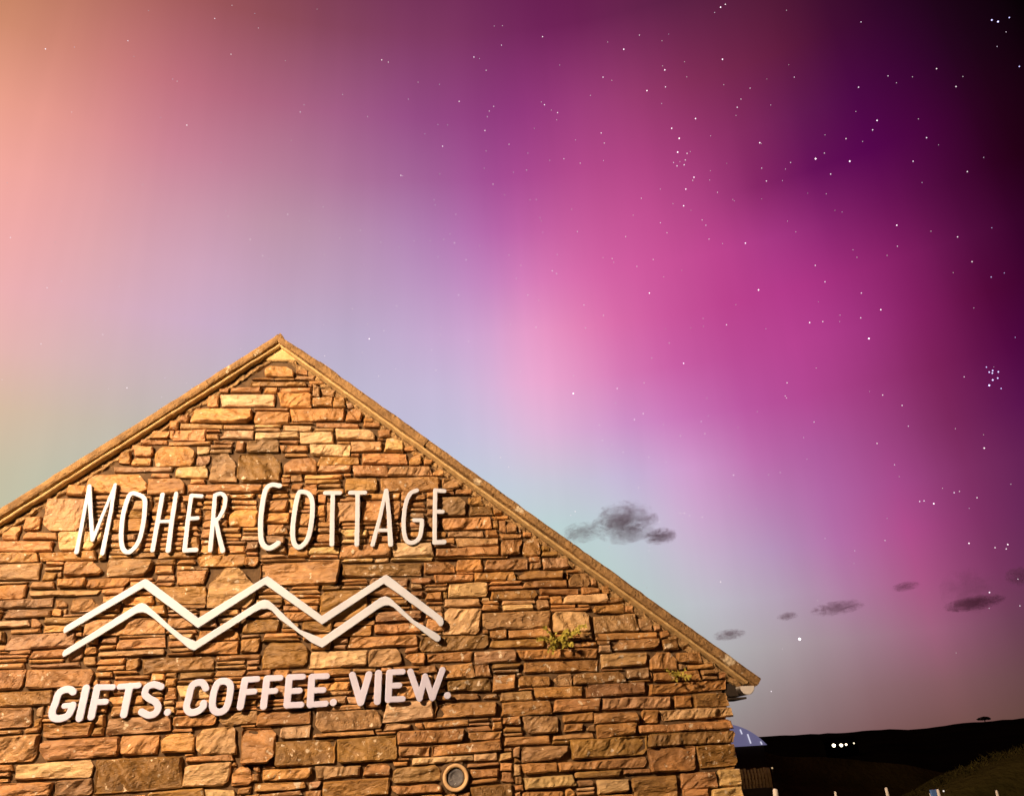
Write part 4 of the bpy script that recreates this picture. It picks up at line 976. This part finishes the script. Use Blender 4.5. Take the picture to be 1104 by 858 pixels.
# ------------------------------------------------------------------ far lights on the hill
M_WIN = emis('lit_window', (1, .82, .58), 5.0)
def farmhouse():
    yh = 560.0
    c0 = at(890, 808, yh); c1 = at(926, 808, yh); g = float(c0[2])
    o = thing('farmhouse', 'distant farmhouse on the dark hillside with a row of lit windows', 'farmhouse', (float(c0[0]), yh, g-6))
    px = float(np.linalg.norm(at(900, 803, yh)-at(901, 803, yh)))
    x0, x1 = float(c0[0]), float(c1[0]); zt_ = float(at(905, 800, yh)[2])+.5*px
    v = [(x0, yh, g-8), (x1, yh, g-8), (x1, yh, zt_), (x0, yh, zt_), (x0, yh+9, g-8), (x1, yh+9, g-8), (x1, yh+9, zt_), (x0, yh+9, zt_)]
    rel(o, link('wall', mesh_from('wall', v, [(0, 1, 2, 3), (5, 4, 7, 6), (1, 5, 6, 2), (4, 0, 3, 7)]), M_HILL))
    v = [(x0-.4, yh-.4, zt_), (x1+.4, yh-.4, zt_), (x1+.4, yh+9.4, zt_), (x0-.4, yh+9.4, zt_), (x0-.4, yh+4.5, zt_+3.2), (x1+.4, yh+4.5, zt_+3.2)]
    rel(o, link('roof', mesh_from('roof', v, [(0, 1, 5, 4), (2, 3, 4, 5), (0, 4, 3), (1, 2, 5), (3, 2, 1, 0)]), M_HILL))
    for (wx, wy, rw, rh) in ((899, 803.2, 1.9, 1.6), (907.0, 803, 1.7, 1.5), (912.3, 802.2, 1.1, .9)):
        p = at(wx, wy, yh-.1); k = 14
        vv = [(p[0]+rw*px*math.cos(2*math.pi*i/k)*(1+.25*math.sin(i*2.3)), yh-.12, p[2]+rh*px*math.sin(2*math.pi*i/k)) for i in range(k)]+[(a_, yh+.05, c_) for a_, _, c_ in [(p[0]+rw*px*math.cos(2*math.pi*i/k), 0, p[2]+rh*px*math.sin(2*math.pi*i/k)) for i in range(k)]]
        ff = [tuple(range(k))]+[(i, (i+1) % k, k+(i+1) % k, k+i) for i in range(k)]
        rel(o, link('window', mesh_from('window', vv, ff), M_WIN))
farmhouse()
def far_lamp(px, py, y, rpx, label, col, s, watts=0):
    p = at(px, py, y); r = rpx*float(np.linalg.norm(at(px, py, y)-at(px+1, py, y)))
    g = float(p[2])-max(3.0*r, .8)
    o = thing('yard_lamp', label, 'lamp', (p[0], y, g))
    MB().tube([(p[0], y, g-1.5), (p[0], y, p[2]-r)], r*.25, 6).build('pole', M_DARKWOOD, o)
    bm = bmesh.new(); bmesh.ops.create_uvsphere(bm, u_segments=12, v_segments=8, radius=r); bmesh.ops.translate(bm, verts=bm.verts, vec=p)
    me = bpy.data.meshes.new('bulb'); bm.to_mesh(me); bm.free(); rel(o, link('bulb', me, emis('lamp_glow', col, s)))
    if watts:
        l = bpy.data.lights.new('bulb_light', 'POINT'); l.energy = watts; l.color = col; l.shadow_soft_size = r*1.2
        lo = bpy.data.objects.new('bulb_light', l); C.objects.link(lo); lo.location = p; rel(o, lo)
far_lamp(920.6, 800.8, 560.0, .8, 'tiny single light just right of the farmhouse on the hillside', (1, .85, .6), 1.6)
far_lamp(832.5, 827.5, 5.0, .9, 'faint small light above the slat fence', (.9, .6, .3), .6, 5.0)
far_lamp(1017.3, 852.3, 1.2, .8, 'tiny pale light low beside the blue board', (1, .9, .8), .9)

# ------------------------------------------------------------------ wind-bent tree on the ridge
def ridge_tree():
    y = RD*math.cos(R(az_el(1062, 775)[0]))*0.985-7
    b = at(1062, 777.5, y); px = float(np.linalg.norm(at(1062, 770, y)-at(1063, 770, y)))
    o = thing('ridge_tree', 'lone flat-topped dark tree on the skyline of the right hill', 'tree', (b[0], y, b[2]))
    m = noisy('far_foliage', (.02, .02, .012), (.05, .045, .025), .5, .95, 0)
    MB().tube([(b[0], y, b[2]-3), (b[0], y, b[2]+2.5*px), (b[0]-1.2*px, y, b[2]+4.2*px)], [.5*px, .4*px, .2*px], 7).build('trunk', m, o)
    rg = random.Random(3); v = []; f = []
    for _ in range(900):
        while True:
            q = Vector((rg.uniform(-1, 1), rg.uniform(-1, 1), rg.uniform(-1, 1)))
            if q.length < 1 and mnoise.noise(q*2.2+Vector((3, 1, 0))) > -.12: break
        p = Vector((b[0]-.5*px+q.x*7*px, y+q.y*5*px, b[2]+2.9*px+q.z*1.6*px+(q.x*q.x)*-.8*px))
        a = Vector((rg.uniform(-1, 1), rg.uniform(-1, 1), rg.uniform(-1, 1))).normalized()*.42*px; c = a.cross(Vector((rg.random(), rg.random(), rg.random()))).normalized()*.42*px
        n0 = len(v); v += [tuple(p-a), tuple(p+c), tuple(p+a), tuple(p-c)]; f.append((n0, n0+1, n0+2, n0+3))
    rel(o, link('crown', mesh_from('crown', v, f), m))
ridge_tree()

# ------------------------------------------------------------------ stars
STAR_TILES = [
 (0, 0, 2.959, "145,157,3 408,131,2 685,60,2 740,18,1 737,174,2 565,260,1 596,400,3 958,358,2 970,335,1 455,590,1 33,758,2 918,684,2 798,764,2 838,816,2 728,690,1 1031,660,1 1036,813,1 650,832,1 1084,760,1 1093,302,1"),
 (370, 0, 2.959, "508,83,1 636,118,3 505,145,2 123,192,3 144,199,2 417,183,3 456,225,2 239,263,1 307,270,1 208,317,1 370,324,3 480,340,2 466,355,2 460,373,2 333,399,1 452,417,3 317,467,3 456,482,1 529,461,2 450,537,1 308,555,1 184,560,3 543,550,1 585,543,2 478,588,2 515,622,1 596,638,1 616,637,1 290,638,1 628,695,1 55,735,1 120,773,1 179,788,1 226,769,1 278,768,1 321,764,1 341,747,1 355,775,3 392,829,2 529,814,1 567,847,1 683,812,1 747,739,2 729,668,1 901,755,2 925,687,1 951,633,2 1012,711,2 1033,743,2 1052,650,1 989,828,2 937,850,2 829,822,1 858,825,2 863,837,1 642,335,3 664,352,1 684,360,3 681,383,1 632,326,1 610,410,1 589,489,1 659,512,1 704,507,2 756,521,2 741,447,1 823,425,3 833,457,2 789,305,1 829,247,3 857,257,1 969,290,4 895,158,4 945,113,2 844,135,1 1017,131,1 1019,211,1 1026,224,4 1028,278,3 1016,331,1 1048,410,4 1072,442,5 1067,486,5 1054,519,2 1065,530,3 1088,526,3 1092,511,2 1093,604,4 1086,657,4"),
 (734, 0, 2.959, "127,24,4 142,15,3 108,41,1 133,190,4 19,246,1 137,271,1 221,282,2 192,317,2 180,343,3 176,369,1 47,379,4 95,434,1 20,490,3 30,484,1 14,511,2 10,527,2 42,566,4 38,576,2 92,575,1 117,614,2 166,637,1 68,702,2 80,719,2 90,763,2 133,777,1 206,776,4 258,537,2 273,578,3 252,456,4 350,519,2 334,540,1 362,247,2 460,431,1 458,489,2 430,507,6 478,556,3 464,619,1 527,443,3 539,515,5 612,415,3 626,385,4 567,279,3 575,71,2 661,243,2 688,265,1 739,246,1 816,220,3 878,277,3 900,245,1 784,440,3 741,515,3 914,548,3 992,65,4 1012,70,5 1048,57,3 1080,213,3 883,756,3 929,835,3 689,719,4 691,786,2 658,815,1 562,821,1 367,740,1 340,706,1 429,847,3 798,738,1 992,727,1 758,380,1 580,452,1"),
 (370, 290, 2.959, "667,6,3 681,15,2 552,30,1 368,83,3 589,83,2 624,100,1 171,118,2 30,127,2 78,176,1 130,197,2 83,223,4 61,266,1 113,342,2 282,259,2 312,187,1 310,212,1 400,231,2 296,323,2 533,177,1 615,186,2 768,115,2 830,148,2 773,188,2 977,77,4 1040,236,2 984,284,2 1086,301,4 735,340,1 734,397,6 874,381,3 869,427,1 960,363,2 957,461,3 929,480,3 817,497,2 1022,496,1 827,546,2 858,560,1 845,575,1 893,584,2 975,600,2 1030,615,1 1076,532,2 942,697,2 502,601,2 528,631,2 368,555,1 740,773,3 726,785,2 1075,778,2 1088,778,2 1008,806,2"),
 (734, 290, 2.959, "248,67,5 460,41,3 576,77,3 638,130,4 574,156,3 600,222,6 411,171,4 453,168,3 508,147,1 271,191,1 146,178,3 71,158,1 72,183,1 32,188,1 339,363,3 333,405,2 337,411,2 432,316,1 83,412,1 65,486,2 77,525,2 644,402,3 706,435,3 726,501,2 425,488,2 626,556,3 682,624,2 904,344,2 168,657,3 280,656,1 12,778,2 28,786,2 68,791,2 762,741,3 776,739,3 807,748,5 872,713,3 889,709,2 945,729,3 968,571,4 876,509,1 1053,686,1 975,313,3 984,329,4 995,324,4 994,332,4 1013,328,4 1011,348,4 995,354,5 984,371,6 1022,381,3 1067,218,1 990,26,2 1032,13,1"),
 (734, 560, 2.984, "657,67,2 927,76,4 1011,90,3 1052,80,4 1047,94,3 993,234,4 1085,191,3 128,200,3 382,384,9 291,552,3 992,285,1 1091,277,2"),
 (0, 290, 2.959, "150,60,2 196,39,1 328,209,2 131,239,2 405,379,3 1033,178,1 1036,277,2"),
]
def stars():
    v = []; f = []; cols = []
    rg = random.Random(12)
    Ds = 9000.0
    for ox, oy, s, txt in STAR_TILES:
        for tok in txt.split():
            x, y, m = (float(q) for q in tok.split(','))
            px, py = ox+x/s, oy+y/s
            c = Vector(far(px, py, Ds)); d = Vector(ray(px, py)); a = d.cross(Vector((0, 0, 1))).normalized(); b = d.cross(a)
            rr = (.34+.095*m)*Ds/FOC
            if m == 9: rr = 1.5*Ds/FOC
            n0 = len(v)
            for q in (a, b, -a, -b, d, -d): v.append(tuple(c+q*rr))
            for i in range(4):
                f.append((n0+i, n0+(i+1) % 4, n0+4)); f.append((n0+(i+1) % 4, n0+i, n0+5))
            blue = px > 1055 and py < 440
            br = (.42+.17*m)*(1.2 if m > 3 else 1)
            col = (br*.75, br*.7, br*1.25) if blue else (br, br*.86, br*rg.uniform(.85, 1.0))
            cols += [(*col, 1)]*6
    for _ in range(420):                           # the faint ones, all over the dome
        el = math.asin(rg.uniform(.05, .98)); az = rg.uniform(-.9, 1.2)
        d = Vector((math.sin(az)*math.cos(el), math.cos(az)*math.cos(el), math.sin(el))); c = Vector(CAM)+d*Ds
        a = d.cross(Vector((0, 0, 1))).normalized(); b = d.cross(a); rr = .40*Ds/FOC; n0 = len(v)
        for q in (a, b, -a, -b, d, -d): v.append(tuple(c+q*rr))
        for i in range(4):
            f.append((n0+i, n0+(i+1) % 4, n0+4)); f.append((n0+(i+1) % 4, n0+i, n0+5))
        br = rg.uniform(.3, .75); cols += [(br, br*.85, br*rg.uniform(.8, 1.1), 1)]*6
    me = mesh_from('stars', v, f)
    ca = me.color_attributes.new('tint', 'FLOAT_COLOR', 'POINT'); ca.data.foreach_set('color', np.array(cols, np.float32).ravel())
    m = bpy.data.materials.new('starlight'); m.use_nodes = True; nt = m.node_tree; nt.nodes.clear()
    a = nt.nodes.new('ShaderNodeAttribute'); a.attribute_name = 'tint'; e = nt.nodes.new('ShaderNodeEmission'); e.inputs[1].default_value = 1.3
    o = nt.nodes.new('ShaderNodeOutputMaterial'); nt.links.new(a.outputs['Color'], e.inputs[0]); nt.links.new(e.outputs[0], o.inputs[0])
    m.cycles.emission_sampling = 'NONE'
    ob = link('stars', me, m); tag(ob, 'scattered pinkish white stars over the whole aurora sky', None, None, 'stuff')
stars()

# ------------------------------------------------------------------ small dark clouds low in the sky
def cloud(label, cx, cy, w, h, dens, seed, col=(.62, .38, .72), thr=.42):
    Dc = 2600.0; c = Vector(far(cx, cy, Dc)); px = Dc/FOC
    bm = bmesh.new(); bmesh.ops.create_icosphere(bm, subdivisions=3, radius=1)
    me = bpy.data.meshes.new('cloud'); bm.to_mesh(me); bm.free()
    o = bpy.data.objects.new('cloud', me); C.objects.link(o)
    d = Vector(ray(cx, cy)); o.location = c; o.scale = (w*px/2, min(w, h*1.6)*px/2, h*px/2)
    o.rotation_euler = (0, -ROLL*.8, -math.atan2(d.x, d.y))
    m = bpy.data.materials.new('cloud_vapour'); m.use_nodes = True; nt = m.node_tree; N = nt.nodes; L = nt.links; N.clear()
    tc = N.new('ShaderNodeTexCoord')
    ln = N.new('ShaderNodeVectorMath'); ln.operation = 'LENGTH'; L.new(tc.outputs['Object'], ln.inputs[0])
    mp = N.new('ShaderNodeMapping'); mp.inputs['Location'].default_value = (seed*3.1, seed*1.7, seed*.9); asp = max(1, w/h*.55); mp.inputs['Scale'].default_value = (asp, 1, 1); L.new(tc.outputs['Object'], mp.inputs[0])
    nz = N.new('ShaderNodeTexNoise'); nz.inputs['Scale'].default_value = 1.9; nz.inputs['Detail'].default_value = 6; nz.inputs['Roughness'].default_value = .68; nz.inputs['Distortion'].default_value = 1.1; L.new(mp.outputs[0], nz.inputs['Vector'])
    s0 = N.new('ShaderNodeMath'); s0.operation = 'MULTIPLY_ADD'; s0.inputs[1].default_value = 2.0; s0.inputs[2].default_value = -.5; L.new(nz.outputs[0], s0.inputs[0])
    s1 = N.new('ShaderNodeMath'); s1.operation = 'MULTIPLY_ADD'; s1.inputs[1].default_value = -.42; L.new(ln.outputs['Value'], s1.inputs[0]); L.new(s0.outputs[0], s1.inputs[2])
    mr = N.new('ShaderNodeMapRange'); mr.interpolation_type = 'SMOOTHSTEP'; mr.inputs['From Min'].default_value = thr-.28; mr.inputs['From Max'].default_value = thr+.16; mr.inputs['To Max'].default_value = dens*.85/(h*px); L.new(s1.outputs[0], mr.inputs['Value'])
    pv = N.new('ShaderNodeVolumePrincipled'); pv.inputs['Color'].default_value = (*col, 1); pv.inputs['Absorption Color'].default_value = (.45, .12, .5, 1); L.new(mr.outputs[0], pv.inputs['Density'])
    out = N.new('ShaderNodeOutputMaterial'); L.new(pv.outputs[0], out.inputs['Volume'])
    me.materials.append(m)
    tag(o, label, 'cloud', 'small dark clouds low in the sky')
cloud('dark two-humped cloud just above the right slope of the roof', 674, 563, 72, 46, 2.7, 14, thr=.33)
cloud('faint cloud wisp touching the right slope of the roof', 627, 574, 46, 22, 1.4, 2, thr=.32)
cloud('dark tail of cloud right of the two-humped cloud', 712, 578, 36, 18, 2.4, 3, thr=.30)
cloud('thin curled cloud right above the lower end of the verge', 786, 684, 34, 11, 1.6, 4, thr=.30)
cloud('tiny faint cloud streak above the bright planet', 849, 664, 22, 8, 1.2, 5, thr=.28)
cloud('flat grey streak of cloud above right of the bright planet', 903, 655, 52, 14, 1.6, 6, thr=.30)
cloud('small purple cloud streak higher than the grey streak', 976, 632, 26, 9, 1.3, 7, thr=.28)
cloud('long flat dark purple cloud in the lower right sky', 1050, 650, 54, 13, 2.4, 8, thr=.26)
cloud('faint purple plume rising above the long flat cloud', 1044, 636, 50, 44, .8, 9, thr=.34)
cloud('dark cloud scrap cut by the right edge of the sky', 1100, 621, 26, 18, 1.6, 10, thr=.28)
